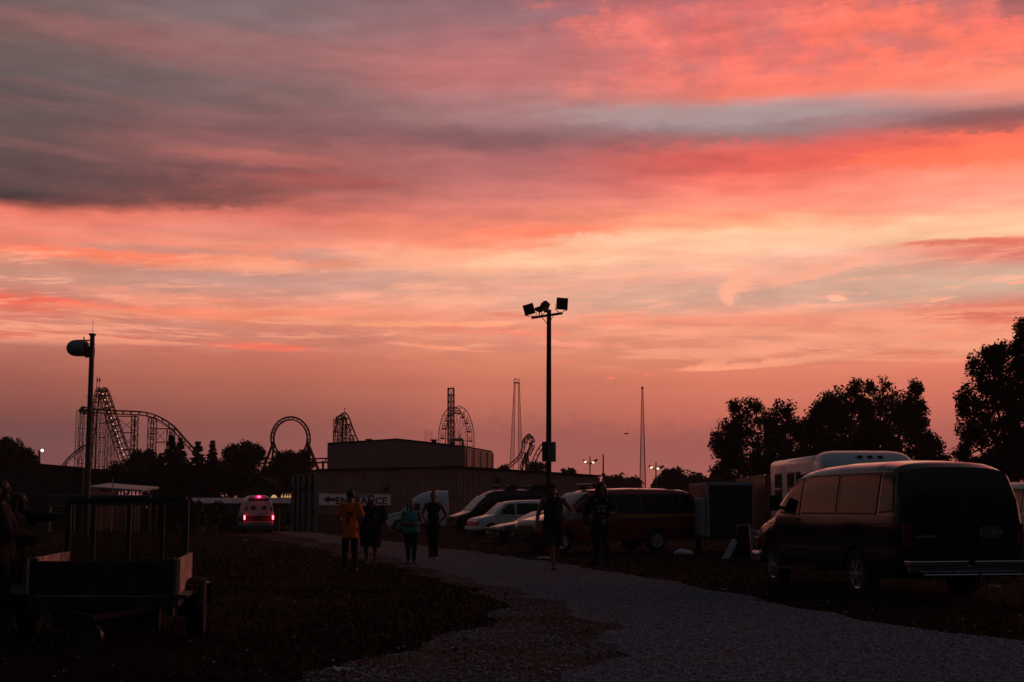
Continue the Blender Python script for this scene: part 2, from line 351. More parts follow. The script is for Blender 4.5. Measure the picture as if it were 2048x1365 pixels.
# ------------------------------------------------------------------ ground
def fbm(x, y, s=0):
    return (math.sin(x*1.3+s)+math.sin(y*1.7+s*2+x*.6)+.5*math.sin(x*3.1-y*2.3+s)+.35*math.sin(x*6.7+y*5.1+s*3)+.25*math.sin(x*13.7-y*9.3+s))/3.1
def ground_material():
    m = bpy.data.materials.new('dry_grass_ground'); m.use_nodes = True; t = m.node_tree; b = t.nodes['Principled BSDF']
    tc = t.nodes.new('ShaderNodeTexCoord')
    def no(sc, d=6, w=.6):
        n = t.nodes.new('ShaderNodeTexNoise'); n.inputs['Scale'].default_value = sc; n.inputs['Detail'].default_value = d
        n.inputs['Roughness'].default_value = w; t.links.new(tc.outputs['Object'], n.inputs['Vector']); return n.outputs['Fac']
    def rg(v, a, c):
        n = t.nodes.new('ShaderNodeMapRange'); t.links.new(v, n.inputs[0]); n.inputs[1].default_value = a; n.inputs[2].default_value = c; return n.outputs[0]
    def mx(f, a, c):
        n = t.nodes.new('ShaderNodeMix'); n.data_type = 'RGBA'; t.links.new(f, n.inputs[0])
        for k, v in ((6, a), (7, c)):
            if isinstance(v, tuple): n.inputs[k].default_value = (*v, 1)
            else: t.links.new(v, n.inputs[k])
        return n.outputs[2]
    c = mx(rg(no(.35, 5), .42, .6), (.022,.015,.010), (.014,.011,.007))
    c = mx(rg(no(1.3, 6), .56, .66), c, (.026,.018,.012))
    c = mx(rg(no(30, 4, .7), .52, .85), c, (.020,.016,.009))
    t.links.new(c, b.inputs['Base Color']); b.inputs['Roughness'].default_value = .95; b.inputs['Specular IOR Level'].default_value = .02
    bp = t.nodes.new('ShaderNodeBump'); bp.inputs['Strength'].default_value = .5; bp.inputs['Distance'].default_value = .06
    t.links.new(no(22, 6, .7), bp.inputs['Height']); t.links.new(bp.outputs[0], b.inputs['Normal'])
    return m
def gravel_material():
    m = bpy.data.materials.new('crushed_gravel'); m.use_nodes = True; t = m.node_tree; b = t.nodes['Principled BSDF']
    tc = t.nodes.new('ShaderNodeTexCoord')
    vo = t.nodes.new('ShaderNodeTexVoronoi'); vo.inputs['Scale'].default_value = 27; t.links.new(tc.outputs['Object'], vo.inputs['Vector'])
    vr = t.nodes.new('ShaderNodeValToRGB'); e = vr.color_ramp.elements
    e[0].color = (.015,.015,.02,1); e[1].color = (.34,.37,.45,1); e.new(.5).color = (.085,.09,.12,1)
    sp = t.nodes.new('ShaderNodeSeparateColor'); t.links.new(vo.outputs['Color'], sp.inputs[0]); t.links.new(sp.outputs[0], vr.inputs[0])
    n = t.nodes.new('ShaderNodeTexNoise'); n.inputs['Scale'].default_value = .45; n.inputs['Detail'].default_value = 7; n.inputs['Roughness'].default_value = .65
    t.links.new(tc.outputs['Object'], n.inputs['Vector'])
    r = t.nodes.new('ShaderNodeMapRange'); r.inputs[1].default_value = .5; r.inputs[2].default_value = .62; t.links.new(n.outputs['Fac'], r.inputs[0])
    mx = t.nodes.new('ShaderNodeMix'); mx.data_type = 'RGBA'; t.links.new(r.outputs[0], mx.inputs[0]); t.links.new(vr.outputs[0], mx.inputs[6]); mx.inputs[7].default_value = (.16,.10,.08,1)
    mf = t.nodes.new('ShaderNodeMix'); mf.data_type = 'RGBA'; mf.inputs[0].default_value = .8; mf.inputs[6].default_value = (.2,.19,.2,1)
    t.links.new(mx.outputs[2], mf.inputs[7]); t.links.new(mf.outputs[2], b.inputs['Base Color'])
    b.inputs['Roughness'].default_value = .9; b.inputs['Specular IOR Level'].default_value = .12
    bp = t.nodes.new('ShaderNodeBump'); bp.inputs['Strength'].default_value = 1.0; bp.inputs['Distance'].default_value = .05; bp.invert = True
    t.links.new(vo.outputs['Distance'], bp.inputs['Height']); t.links.new(bp.outputs[0], b.inputs['Normal'])
    return m
g = MB(); ys = list(np.arange(-60, 160, 1.5)) + [170, 190, 220, 260, 320, 500, 900, 1600, 2600]; xs = [-1500,-700,-300,-150] + list(range(-80, 81, 8)) + [150,300,700,1500]
for y in ys:
    for x in xs: g.v.append((x, y, gz(y)))
for j in range(len(ys)-1):
    for i in range(len(xs)-1):
        a = j*len(xs)+i; g.f.append((a, a+1, a+1+len(xs), a+len(xs)))
m_ground = ground_material()
tag(obj('ground', g, m_ground), kind='structure')

# the gravel drive: outline as seen, laid on the ground, with ragged edges
left_edge = [(440,1068),(500,1074),(600,1090),(690,1113),(760,1130),(850,1150),(930,1172),(985,1200),(1000,1225),(940,1262),(860,1290),(760,1318),(680,1342),(600,1366),(480,1400)]
right_edge = [(500,1062),(620,1065),(750,1080),(880,1096),(1000,1112),(1100,1125),(1240,1150),(1380,1172),(1500,1195),(1700,1236),(1900,1268),(2100,1300),(2300,1325)]
def dens(pts, k=14):
    o = []
    for (a, b), (c, d) in zip(pts[:-1], pts[1:]):
        for i in range(k): o.append((a+(c-a)*i/k, b+(d-b)*i/k))
    return o+[pts[-1]]
L = [GP(*p) for p in dens(left_edge)]; Rr = [GP(*p) for p in dens(right_edge)]
def rag(pts, s, amp):
    o = []
    for i, p in enumerate(pts):
        q = pts[min(i+1, len(pts)-1)]-pts[max(i-1, 0)]; n = Vector((-q.y, q.x, 0)).normalized()
        o.append(p + n*amp*fbm(p.x*1.4, p.y*1.1, s)*(1+.02*p.y))
    return o
L = rag(L, 1, .28); Rr = rag(Rr, 4, .22)
grass_edge = L
L = rag([GP(*p) for p in dens([(560,1069),(640,1082),(740,1104),(830,1128),(920,1152),(1000,1178),(1080,1205),(1160,1238),(1215,1268),(1210,1300),(1160,1332),(1120,1365),(1090,1420)])], 1, .35)
drive_poly = L + [Vector((0.2, 8.0, 0)), Vector((14, 8.0, 0))] + Rr[::-1]
def poly_sheet(pts, lift):
    bm = bmesh.new(); vs = [bm.verts.new((p.x, p.y, 0)) for p in pts]; f = bm.faces.new(vs)
    bmesh.ops.triangulate(bm, faces=[f])
    for y in [33, 50, 63, 85, 92, 105, 118]:
        bmesh.ops.bisect_plane(bm, geom=bm.verts[:]+bm.edges[:]+bm.faces[:], plane_co=(0, y, 0), plane_no=(0, 1, 0))
    for v in bm.verts: v.co.z = gz(v.co.y)+lift
    for f in bm.faces:
        f.normal_update()
        if f.normal.z < 0: f.normal_flip()
    me = bpy.data.meshes.new('sheet'); bm.to_mesh(me); bm.free(); return me
dirt_pts = grass_edge + [Vector((-4, 8.2, 0)), Vector((3, 8.2, 0))] + [p+Vector((.8,0,0)) for p in L[::-1]]
m_gravel = gravel_material()
m_dirt = mat('sandy_dirt', (.085,.062,.052), .95, 0, .3, .9, bump=.8, bscale=24, rgb2=(.024,.017,.014), spec=.03)
o = obj('dirt_verge', poly_sheet(dirt_pts, .006), m_dirt); tag(o, kind='structure')
o = obj('gravel_drive', poly_sheet(drive_poly, .012), m_gravel); tag(o, kind='structure')

def inside(p, poly):
    c = False; n = len(poly); j = n-1
    for i in range(n):
        a, b = poly[i], poly[j]
        if (a.y > p[1]) != (b.y > p[1]) and p[0] < (b.x-a.x)*(p[1]-a.y)/(b.y-a.y)+a.x: c = not c
        j = i
    return c
poly2 = L[::4]+[Vector((0.2, 8.0, 0)), Vector((14, 8.0, 0))]+Rr[::-1][::4]; trk2 = grass_edge[::4]+[Vector((-4, 8.2, 0)), Vector((3, 8.2, 0))]+L[::-1][::4]
def scatter_mesh(name, kind, n, dlo, dhi, m, on_drive):
    vs = []; fs = []; k = 0; tries = 0
    while k < n and tries < n*6:
        tries += 1
        d = dlo*(dhi/dlo)**random.random(); x = (random.random()-.5)*d*.78
        ins = inside((x, d), poly2)
        if on_drive and not ins and inside((x, d), trk2) and random.random() < .22+.4*fbm(x*1.1, d*.9, 2): ins = True
        if ins != on_drive and random.random() > (.004 if on_drive else .0): continue
        if not on_drive and inside((x, d), trk2) and random.random() > .06+.25*max(0, fbm(x*1.7, d*1.3, 5)): continue
        z = gz(d)+.01; o = len(vs); k += 1
        if kind == 'stone':
            s = (.006+.015*random.random()**3)*(1+d*.012); a = random.random()*6.28; e = random.uniform(.5, 1); h = s*random.uniform(.5, .9)
            q = [(x+s*math.cos(a+i*1.5708)*(e if i % 2 else 1), d+s*math.sin(a+i*1.5708)*(e if i % 2 else 1), z+h*random.uniform(.1,.5)) for i in range(4)]
            vs += q+[(x+random.uniform(-.3,.3)*s, d+random.uniform(-.3,.3)*s, z+h)]
            fs += [(o+i, o+(i+1) % 4, o+4) for i in range(4)]
        else:
            if fbm(x*.9, d*.9, 3) < -.25 and random.random() < .7: continue
            h = random.uniform(.012, .042)*(1+.5*fbm(x*.5, d*.5, 7)); a = random.random()*6.28; w = .004+.0005*d
            for _ in range(3):
                a += 2.1; lx, ly = math.cos(a)*h*.5, math.sin(a)*h*.5; o = len(vs)
                vs += [(x-w*math.sin(a), d+w*math.cos(a), z-.015), (x+w*math.sin(a), d-w*math.cos(a), z-.015), (x+lx, d+ly, z+h*random.uniform(.6, 1))]
                fs.append((o, o+1, o+2))
    me = bpy.data.meshes.new(name); me.from_pydata(vs, [], fs); me.update()
    o = bpy.data.objects.new(name, me); COL.objects.link(o); me.materials.append(m); return o
m_stone = mat('loose_stone', (.34,.37,.46), .85, 0, .5, 26, rgb2=(.04,.038,.046))
tag(scatter_mesh('loose_gravel', 'stone', 80000, 9.5, 45, m_stone, True), kind='stuff')
m_blade = mat('dry_grass_blade', (.028,.020,.012), .9, 0, .4, 2.0, rgb2=(.017,.013,.008), spec=.0)
tag(scatter_mesh('short_grass', 'grass', 42000, 9.5, 110, m_blade, False), kind='stuff')

# ------------------------------------------------------------------ vehicles (local: x = 0 at the nose, +x towards the tail, z up)
class Hull:
    def __init__(s, L, W, top, sill=.38, belt=1.1, tum=.10, wheels=(), wr=.42, nose=.10, tail=.06, rp=9, noser=.9, tailr=.35, bw=.0):
        s.L, s.W, s.sill, s.belt, s.tum, s.wheels, s.wr, s.nose, s.tail, s.rp = L, W, sill, belt, tum, wheels, wr, nose, tail, rp
        s.tx = [p[0] for p in top]; s.tz = [p[1] for p in top]; s.noser, s.tailr = noser, tailr
    def top(s, x): return float(np.interp(x, s.tx, s.tz))
    def bot(s, x):
        z = s.sill
        for w in s.wheels:
            d = abs(x-w)
            if d < s.wr: z = max(z, s.wr*.82 + math.sqrt(s.wr**2-d*d)*.98 - .03)
        return z
    def plan(s, x):
        w = s.W
        if x < s.noser: w *= 1 - s.nose*((s.noser-x)/s.noser)**2.2
        if x > s.L-s.tailr: w *= 1 - s.tail*((x-s.L+s.tailr)/s.tailr)**2.2
        return w
    def y(s, x, z):
        zt = s.top(x); b = min(s.belt, zt-.22); w = s.plan(x)
        if z <= b: return w*(1-.05*((b-z)/max(.1, b-s.sill))**2)
        q = min(1, (z-b)/(zt-b)); tum = s.tum*(zt-b)/(max(s.tz)-s.belt)
        return w*(1-tum*q)*(1-q**s.rp)**(1/2.6)
    def build(s):
        xs = set(np.linspace(0, s.L, 64).round(4)) | set(round(v, 4) for v in s.tx)
        for w in s.wheels: xs |= set(round(w+s.wr*k*1.0, 4) for k in (-1.0,-.97,-.9,-.75,-.5,-.25,0,.25,.5,.75,.9,.97,1.0))
        xs = sorted(x for x in xs if 0 <= x <= s.L); m = MB(); rows = []
        for x in xs:
            b = s.bot(x); zt = s.top(x); be = min(s.belt, zt-.22); sec = []
            zs = [b+(be-b)*k/4 for k in range(5)] if b < be else [b]
            zs += [be+(zt-be)*q for q in (.15,.3,.45,.6,.7,.78,.84,.89,.93,.96,.98,.992,.998,1.0)]
            zs = [max(z, b) for z in zs]
            while len(zs) < 19: zs.insert(0, b)
            sec = [(x, s.y(x, z), z) for z in zs]
            full = [(x, -y, z) for x, y, z in sec] + [(x, y, z) for x, y, z in reversed(sec[:-1])]
            rows.append(len(m.v)); m.v += full; n = len(full)
        for a, b in zip(rows[:-1], rows[1:]):
            for k in range(n-1): m.f.append((a+k, b+k, b+k+1, a+k+1))
            m.f.append((a+n-1, b+n-1, b, a))
        m.f.append(tuple(rows[0]+k for k in range(n))); m.f.append(tuple(rows[-1]+k for k in range(n-1, -1, -1)))
        return m
    def patch(s, side, c, off=.006, m=None, nx=6, nz=5, skirt=.02):
        """panel lying on the flank; c = four (x, z) corners: low front, low rear, high rear, high front"""
        m = m or MB(); o = len(m.v)
        for j in range(nz+1):
            for i in range(nx+1):
                u, v = i/nx, j/nz
                x = (c[0][0]*(1-u)+c[1][0]*u)*(1-v)+(c[3][0]*(1-u)+c[2][0]*u)*v
                z = (c[0][1]*(1-u)+c[1][1]*u)*(1-v)+(c[3][1]*(1-u)+c[2][1]*u)*v
                m.v.append((x, side*(s.y(x, z)+off), z))
        W1 = nx+1
        for j in range(nz):
            for i in range(nx): a = o+j*W1+i; m.f.append((a, a+1, a+1+W1, a+W1))
        ring = [i for i in range(W1)]+[j*W1+nx for j in range(1, nz+1)]+[nz*W1+i for i in range(nx-1, -1, -1)]+[j*W1 for j in range(nz-1, 0, -1)]
        o2 = len(m.v)
        for r in ring: x, y, z = m.v[o+r]; m.v.append((x, y-side*skirt, z))
        for k in range(len(ring)): k2 = (k+1) % len(ring); m.f.append((o+ring[k], o+ring[k2], o2+k2, o2+k))
        return m
    def screen(s, x0, x1, yk=.86, off=.012, m=None):
        """windscreen lying on the sloping top between x0 and x1"""
        m = m or MB(); nx, ny = 8, 8; o = len(m.v)
        for i in range(nx+1):
            x = x0+(x1-x0)*i/nx; zt = s.top(x); sl = (s.top(x+.02)-s.top(x-.02))/.04; n = Vector((-sl, 0, 1)).normalized()
            for j in range(ny+1):
                yy = (j/ny*2-1)*yk; w = s.plan(x)*(1-s.tum*.5)
                dz = -.05*yy*yy*0; m.v.append((x+n.x*off, yy*w, zt-.03*(abs(yy)**6)+n.z*off+dz))
        for i in range(nx):
            for j in range(ny): a = o+i*(ny+1)+j; m.f.append((a, a+1, a+ny+2, a+ny+1))
        return m
def wheel(parent, x, y, r, w=.22, spokes=6, hub=.62, mrim=None):
    t = MB(); hw = w/2
    t.lathe([(r*hub, -hw*.8), (r*.86, -hw), (r*.96, -hw*.92), (r, -hw*.6), (r, hw*.6), (r*.96, hw*.92), (r*.86, hw), (r*hub, hw*.8), (r*hub, -hw*.8)], axis='Y', n=28)
    wo = obj('wheel', t, m_rubber, parent, auto=40); wo.location = (x, y, r)
    s = 1 if y > 0 else -1; q = MB()
    q.lathe([(r*hub, s*hw*.85), (r*hub*.9, s*hw*.8), (r*hub*.86, s*hw*.35), (.001, s*hw*.3)], axis='Y', n=24)
    q.lathe([(.001, s*hw*.95), (r*.16, s*hw*.92), (r*.18, s*hw*.6), (.001, s*hw*.55)], axis='Y', n=12)
    for k in range(spokes):
        a = 2*math.pi*k/spokes; q.bar((r*.12*math.cos(a), s*hw*.75, r*.12*math.sin(a)), (r*hub*.92*math.cos(a), s*hw*.8, r*hub*.92*math.sin(a)), r*.15, .03)
    obj('rim', q, mrim or m_alloy, wo, auto=35)
    return wo
def place_vehicle(root, p, head, scale=1.0):
    """put a vehicle so that its local origin (nose, ground) is at p and it points along head degrees (0 = +x, 90 = away)"""
    root.location = p; root.rotation_euler = (0, 0, R(head)+math.pi); root.scale = (scale,)*3
def mirrors(root, x, y, z, m=None, s=.2):
    for sd in (-1, 1):
        b = MB(); b.box((x-.02, sd*(y+.14), z), (.09, .2, .27), taper=.9); b.bar((x, sd*(y-.04), z-.1), (x, sd*(y+.08), z-.05), .05)
        obj('side_mirror', b, m or m_trim, root, bevel=.02)
def chassis(root, h, axles=True):
    b = MB(); b.box((h.L/2, 0, h.sill+.06), (h.L-.5, h.W*1.25, .22))
    for w in h.wheels: b.tube((w, -h.W*.8, .36), (w, h.W*.8, .36), .06, n=8)
    return obj('chassis', b, m_under, root)

ECON = [(0,.88),(.03,.98),(.12,1.06),(.5,1.15),(1.0,1.26),(1.10,1.31),(1.5,1.68),(1.82,1.93),(1.98,2.00),(2.2,2.05),(2.7,2.10),(3.6,2.13),(5.0,2.12),(5.6,2.08),(5.85,2.00),(5.98,1.62),(6.05,1.2),(6.08,.7)]
def econoline(label, paint, group, glass=m_glass, rear=True, grille=m_trim, lightbar=False, stripe=None, cat='van', name='passenger_van', bumper=m_chrome, wheel_rim=None, rsp=6):
    t = thing(name, label, cat, group=group)
    h = Hull(6.08, 1.0, ECON, sill=.42, belt=1.24, tum=.16, wheels=(.86, 4.40), wr=.47, nose=.12, tail=.05, rp=15, tailr=.4)
    body = obj('body', h.build(), paint, t, auto=38)
    for sd in (-1, 1):
        for c in ([(1.42,1.33),(2.26,1.30),(2.26,1.88),(1.88,1.86)], [(2.42,1.32),(3.74,1.32),(3.74,1.90),(2.46,1.90)], [(3.88,1.32),(5.24,1.32),(5.24,1.90),(3.88,1.90)], [(5.38,1.34),(5.80,1.36),(5.70,1.88),(5.38,1.90)]):
            fr = h.patch(sd, [(c[0][0]-.035,c[0][1]-.03),(c[1][0]+.035,c[1][1]-.03),(c[2][0]+.035,c[2][1]+.03),(c[3][0]-.035,c[3][1]+.03)], .004)
            w = obj('side_window', h.patch(sd, c, .010), glass, t, auto=40)
            obj('seal', fr, m_trim, w, auto=40)
        b = MB()
        for x in (1.22, 2.34, 3.81): h.patch(sd, [(x,.55),(x+.012,.55),(x+.012,1.98 if x > 2 else 1.25),(x,1.98 if x > 2 else 1.25)], .003, b, 1, 10, .01)
        h.patch(sd, [(.35,1.12),(5.95,1.16),(5.95,1.172),(.35,1.132)], .003, b, 40, 1, .01)
        obj('panel_seam', b, m_trim, t)
        b = MB(); h.patch(sd, [(1.40,.72),(3.90,.72),(3.90,.765),(1.40,.765)], .014, b, 12, 1, .02); h.patch(sd, [(4.92,.72),(5.9,.72),(5.9,.765),(4.92,.765)], .014, b, 6, 1, .02)
        obj('side_moulding', b, m_steel, t)
        b = MB(); b.box((2.16, sd*(h.y(2.16,1.2)+.02), 1.20), (.16,.035,.035)); obj('door_handle', b, m_trim, t)
    obj('windscreen', h.screen(1.17, 1.90), m_glass if glass is not m_glass else mat('screen_glass', (.03,.03,.032), .05, spec=.7), t, auto=50)
    # front end
    b = MB(); b.box((-.02, 0, .76), (.06, 1.02, .26)); fg = obj('grille', b, grille, t, bevel=.01)
    b = MB()
    for k in range(4): b.box((-.055, 0, .66+.065*k), (.02, .98, .022))
    obj('grille_bar', b, m_chrome, fg)
    for sd in (-1, 1):
        b = MB(); b.box((-.015, sd*.70, .76), (.07, .30, .22)); obj('headlight', b, mat('headlight_glass', (.35,.36,.38), .12, .3), t, bevel=.02)
        b = MB(); b.box((.03, sd*.90, .76), (.12, .08, .20)); obj('turn_signal', b, mat('amber_lens', (.55,.10,.03), .2), t, bevel=.015)
    b = MB(); b.box((-.08, 0, .50), (.18, 1.92, .22)); b.box((.05, .90, .50), (.3, .12, .2)); b.box((.05, -.90, .50), (.3, .12, .2)); obj('front_bumper', b, bumper, t, bevel=.04)
    b = MB(); b.box((.12, 0, .32), (.3, 1.6, .12)); obj('air_dam', b, m_trim, t)
    # rear end
    if rear:
        for sd in (-1, 1):
            b = MB()
            for (y0, y1) in ((.07,.78),):
                b.v += [(6.035, sd*y0, 1.22), (6.02, sd*y1, 1.22), (5.905, sd*(y1-.06), 1.80), (5.915, sd*y0, 1.80)]; o = len(b.v)-4
                b.v += [(x-.05, y, z) for x, y, z in b.v[o:o+4]]; b.f += [(0,1,2,3),(4,5,6,7),(0,1,5,4),(1,2,6,5),(2,3,7,6),(3,0,4,7)]
            obj('rear_window', b, m_glass, t)
            b = MB(); b.box((6.06, sd*.90, 1.0), (.06, .12, .34)); obj('tail_light', b, mat('red_lens', (.16,.006,.008), .15), t, bevel=.015)
        b = MB(); b.box((6.075, 0, 1.15), (.015, .012, 1.1)); obj('door_gap', b, m_trim, t)
    chassis(t, h)
    for x in (.86, 4.40):
        for sd in (-1, 1): wheel(t, x, sd*.84, .385, .24, rsp, .6, wheel_rim)
    for sd in (-1, 1): b = MB(); b.box((2.2, sd*1.0, .38), (1.4,.22,.04)); obj('running_board', b, m_steel, t)
    mirrors(t, 1.50, 1.0, 1.48)
    return t, h

# --- big dark van in the right foreground
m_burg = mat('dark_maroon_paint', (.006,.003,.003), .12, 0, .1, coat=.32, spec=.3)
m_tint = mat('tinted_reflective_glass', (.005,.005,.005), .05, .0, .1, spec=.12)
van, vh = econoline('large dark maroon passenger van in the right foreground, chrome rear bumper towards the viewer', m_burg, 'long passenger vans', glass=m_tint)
bmp = MB()
for y0, y1 in ((-1.0,-.10),(.0,1.0)):
    bmp.box((6.26, (y0+y1)/2, .60), (.22, y1-y0, .085))
bmp.box((6.30, 0, .44), (.2, 1.62, .035)); bmp.box((6.2, 0, .52), (.12, 1.9, .10))
ob = obj('rear_bumper', bmp, m_chrome, van, bevel=.02)
for y in (-.8,-.55,-.2,.1,.45,.8): b = MB(); b.sphere((6.37, y, .56), .022, 8, 6); obj('bolt', b, m_trim, ob)
b = MB(); b.tube((6.2,0,.32),(6.55,0,.32),.035); b.tube((6.5,0,.32),(6.5,0,.40),.02); b.sphere((6.5,0,.43),.032); obj('tow_hitch', b, m_steel, van)
b = MB(); b.box((6.092, .42, 1.04), (.012, .34, .17)); pl = obj('licence_plate', b, mat('plate', (.10,.10,.11), .5), van)
text_mesh('plate_text', 'JHL 8B14', .10, mat('plate_ink', (.22,.22,.24), .6), pl, (6.101, .42, 1.04), (R(90),0,R(90)), .004)
b = MB(); b.box((6.09, -.62, .98), (.012, .34, .035)); obj('badge', b, m_chrome, van)
head_v = 101.5
hv = Vector((math.cos(R(head_v)), math.sin(R(head_v)), 0))
rear_c = G(1724, 22.4) + Vector((.86*math.cos(R(head_v-90)), .86*math.sin(R(head_v-90)), 0))
nose = rear_c + hv*4.40*.975; nose.z = -.07
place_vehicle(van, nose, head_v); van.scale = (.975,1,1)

# --- red fire department van facing left
m_red = mat('fire_red_paint', (.25,.018,.014), .22, 0, .08, coat=.6)
rv, rh = econoline('red emergency van with gold side stripe and a light bar, parked beyond the walking people', m_red, 'long passenger vans', bumper=m_trim, wheel_rim=mat('bright_rim', (.6,.61,.63), .25, .8))
for sd in (-1, 1):
    b = MB(); rh.patch(sd, [(1.2,1.13),(6.0,1.16),(6.0,1.26),(1.2,1.21)], .008, b, 40, 2, .01); obj('gold_stripe', b, mat('gold_stripe', (.55,.24,.04), .4), rv)
b = MB(); b.box((2.35,0,2.22),(.42,1.25,.10)); lb = obj('light_bar', b, mat('lightbar_lens', (.25,.12,.12), .2), rv, bevel=.04)
b = MB(); b.box((2.35,-.5,2.13),(.2,.06,.08)); b.box((2.35,.5,2.13),(.2,.06,.08)); obj('bracket', b, m_steel, lb)
for x in (2.95, 4.1, 5.1):
    b = MB(); b.tube((x, -.3, 2.02), (x, -.3, 2.22), .012); obj('antenna', b, m_trim, rv)
b = MB(); b.box((5.35,0,2.16),(.3,.8,.09)); obj('rear_light_bar', b, m_trim, rv, bevel=.03)
b = MB(); b.box((-.2,0,.68),(.06,1.5,.07)); b.box((-.2,-.35,.6),(.06,.06,.36)); b.box((-.2,.35,.6),(.06,.06,.36)); obj('push_bar', b, m_trim, rv)
b = MB()
rh.patch(1, [(1.3,.62),(1.75,.62),(1.75,.98),(1.3,.98)], .009, b); obj('door_emblem', b, mat('emblem', (.26,.07,.05), .4), rv)
HR = 180+24
def place_front(root, px_nose, d, head):
    p = G(px_nose, d); root_p = p; place_vehicle(root, root_p, head); return root_p
place_front(rv, 1052, 47.2, HR)

# --- white van of the same build, farther
wv, wh = econoline('white passenger van parked between the black high-roof van and the dark sedan', m_white, 'long passenger vans', bumper=m_white)
place_front(wv, 944, 76.5, 180+20)
wv.scale = (.92,.92,.92)

# --- dark sedan
def sedan():
    t = thing('parked_car', 'dark sedan with glossy bonnet parked beside the white van', 'car')
    top = [(0,.55),(.03,.66),(.12,.72),(.6,.82),(1.25,.92),(1.35,.95),(1.9,1.22),(2.3,1.37),(2.7,1.43),(3.2,1.43),(3.7,1.35),(4.2,1.14),(4.35,1.08),(4.75,1.04),(4.85,.9),(4.88,.6)]
    h = Hull(4.88, .92, top, sill=.26, belt=.88, tum=.26, wheels=(.92, 3.75), wr=.38, nose=.16, tail=.12, rp=5, noser=1.0, tailr=.8)
    obj('body', h.build(), m_black, t, auto=45)
    for sd in (-1, 1):
        for c in ([(1.62,.94),(2.62,.94),(2.62,1.33),(2.22,1.28)], [(2.70,.94),(3.55,.94),(3.62,1.28),(2.70,1.34)]):
            obj('side_window', h.patch(sd, c, .008), m_glass, t, auto=40)
        b = MB(); b.box((.06, sd*.64, .60), (.26, .36, .13)); obj('headlight', b, mat('headlight_glass', (.35,.36,.38), .12, .3), t, bevel=.03)
        b = MB(); b.box((4.84, sd*.62, .84), (.1, .4, .13)); obj('tail_light', b, mat('red_lens', (.16,.006,.008), .15), t, bevel=.02)
    obj('windscreen', h.screen(1.40, 2.26, .80), mat('screen_glass', (.03,.03,.032), .05, spec=.7), t, auto=50)
    obj('rear_screen', h.screen(3.72, 4.22, .76), m_glass, t, auto=50)
    b = MB(); b.box((-.01, 0, .52), (.06, .70, .16)); b.box((-.01,0,.36),(.06,1.1,.08)); obj('grille', b, m_trim, t, bevel=.02)
    b = MB(); b.box((-.05, 0, .60), (.02, .72, .02)); b.box((-.04, 0, .27), (.06, 1.2, .03)); obj('chrome_trim', b, m_chrome, t)
    chassis(t, h)
    for x in (.92, 3.75):
        for sd in (-1, 1): wheel(t, x, sd*.80, .33, .2, 5, .66)
    for sd in (-1, 1):
        b = MB(); b.box((1.72, sd*1.0, .99), (.12, .16, .12), taper=.85); obj('side_mirror', b, m_black, t, bevel=.03)
    return t
car = sedan(); place_front(car, 985, 62.5, 180+24)
# --- red pickup nose just behind the light pole (bright bonnet between sedan and red van is the red van's own bonnet)

# --- black high-roof van with roof gear
def highroof():
    t = thing('high_roof_van', 'tall black camper van with rack and vents on its roof, nearest the metal building', 'van')
    top = [(0,.75),(.03,.98),(.15,1.08),(.6,1.22),(.95,1.34),(1.05,1.40),(1.5,1.85),(1.95,2.25),(2.3,2.48),(2.7,2.62),(3.4,2.68),(5.0,2.70),(6.6,2.68),(6.9,2.62),(7.0,2.2),(7.02,.7)]
    h = Hull(7.02, 1.0, top, sill=.38, belt=1.25, tum=.10, wheels=(1.0, 5.1), wr=.44, nose=.12, tail=.04, rp=9)
    obj('body', h.build(), m_black, t, auto=40)
    for sd in (-1, 1):
        for c in ([(1.5,1.35),(2.35,1.30),(2.35,1.98),(2.0,1.98)], [(2.8,1.5),(3.9,1.5),(3.9,2.05),(2.8,2.05)]):
            obj('side_window', h.patch(sd, c, .008), m_glass, t, auto=40)
        b = MB(); b.box((.04, sd*.72, .92), (.14, .34, .24)); obj('headlight', b, mat('headlight_glass', (.35,.36,.38), .12, .3), t, bevel=.04)
    obj('windscreen', h.screen(1.10, 2.02, .86), mat('screen_glass', (.03,.03,.032), .05, spec=.7), t, auto=50)
    b = MB(); b.box((-.01, 0, .86), (.06, .9, .3)); gr = obj('grille', b, m_trim, t, bevel=.02)
    b = MB()
    for k in range(3): b.box((-.05, 0, .77+.09*k), (.02, .86, .025))
    obj('grille_bar', b, m_chrome, gr)
    b = MB(); b.box((-.05, 0, .45), (.16, 1.8, .2)); obj('front_bumper', b, m_trim, t, bevel=.05)
    b = MB()
    for sd in (-1, 1): b.tube((2.5, sd*.72, 2.82), (6.8, sd*.72, 2.82), .025)
    for x in (2.6, 3.6, 4.6, 5.6, 6.7):
        b.tube((x, -.72, 2.82), (x, .72, 2.82), .02); b.tube((x,-.72,2.62),(x,-.72,2.82),.02); b.tube((x,.72,2.62),(x,.72,2.82),.02)
    obj('roof_rack', b, m_steel, t)
    b = MB(); b.lathe([(.001,.10),(.18,.08),(.2,.03),(.16,0),(.001,0)], (2.95,0,2.90)); b.tube((2.95,0,2.7),(2.95,0,2.92),.03); obj('satellite_dish', b, m_galv, t, smooth=False)
    b = MB(); b.prism([(3.45,-.33,2.68),(4.25,-.33,2.68),(4.3,-.33,3.0),(3.85,-.33,2.99),(3.6,-.33,2.9)], (0,1,0), .66); obj('roof_vent', b, m_trim, t, bevel=.04)
    b = MB(); b.prism([(5.05,-.4,2.70),(6.45,-.4,2.70),(6.3,-.4,3.02),(5.35,-.4,3.02),(5.12,-.4,2.9)], (0,1,0), .8); obj('air_conditioner', b, m_trim, t, bevel=.05)
    chassis(t, h)
    for x in (1.0, 5.1):
        for sd in (-1, 1): wheel(t, x, sd*.86, .36, .23, 6, .6)
    mirrors(t, 1.55, 1.0, 1.55)
    return t
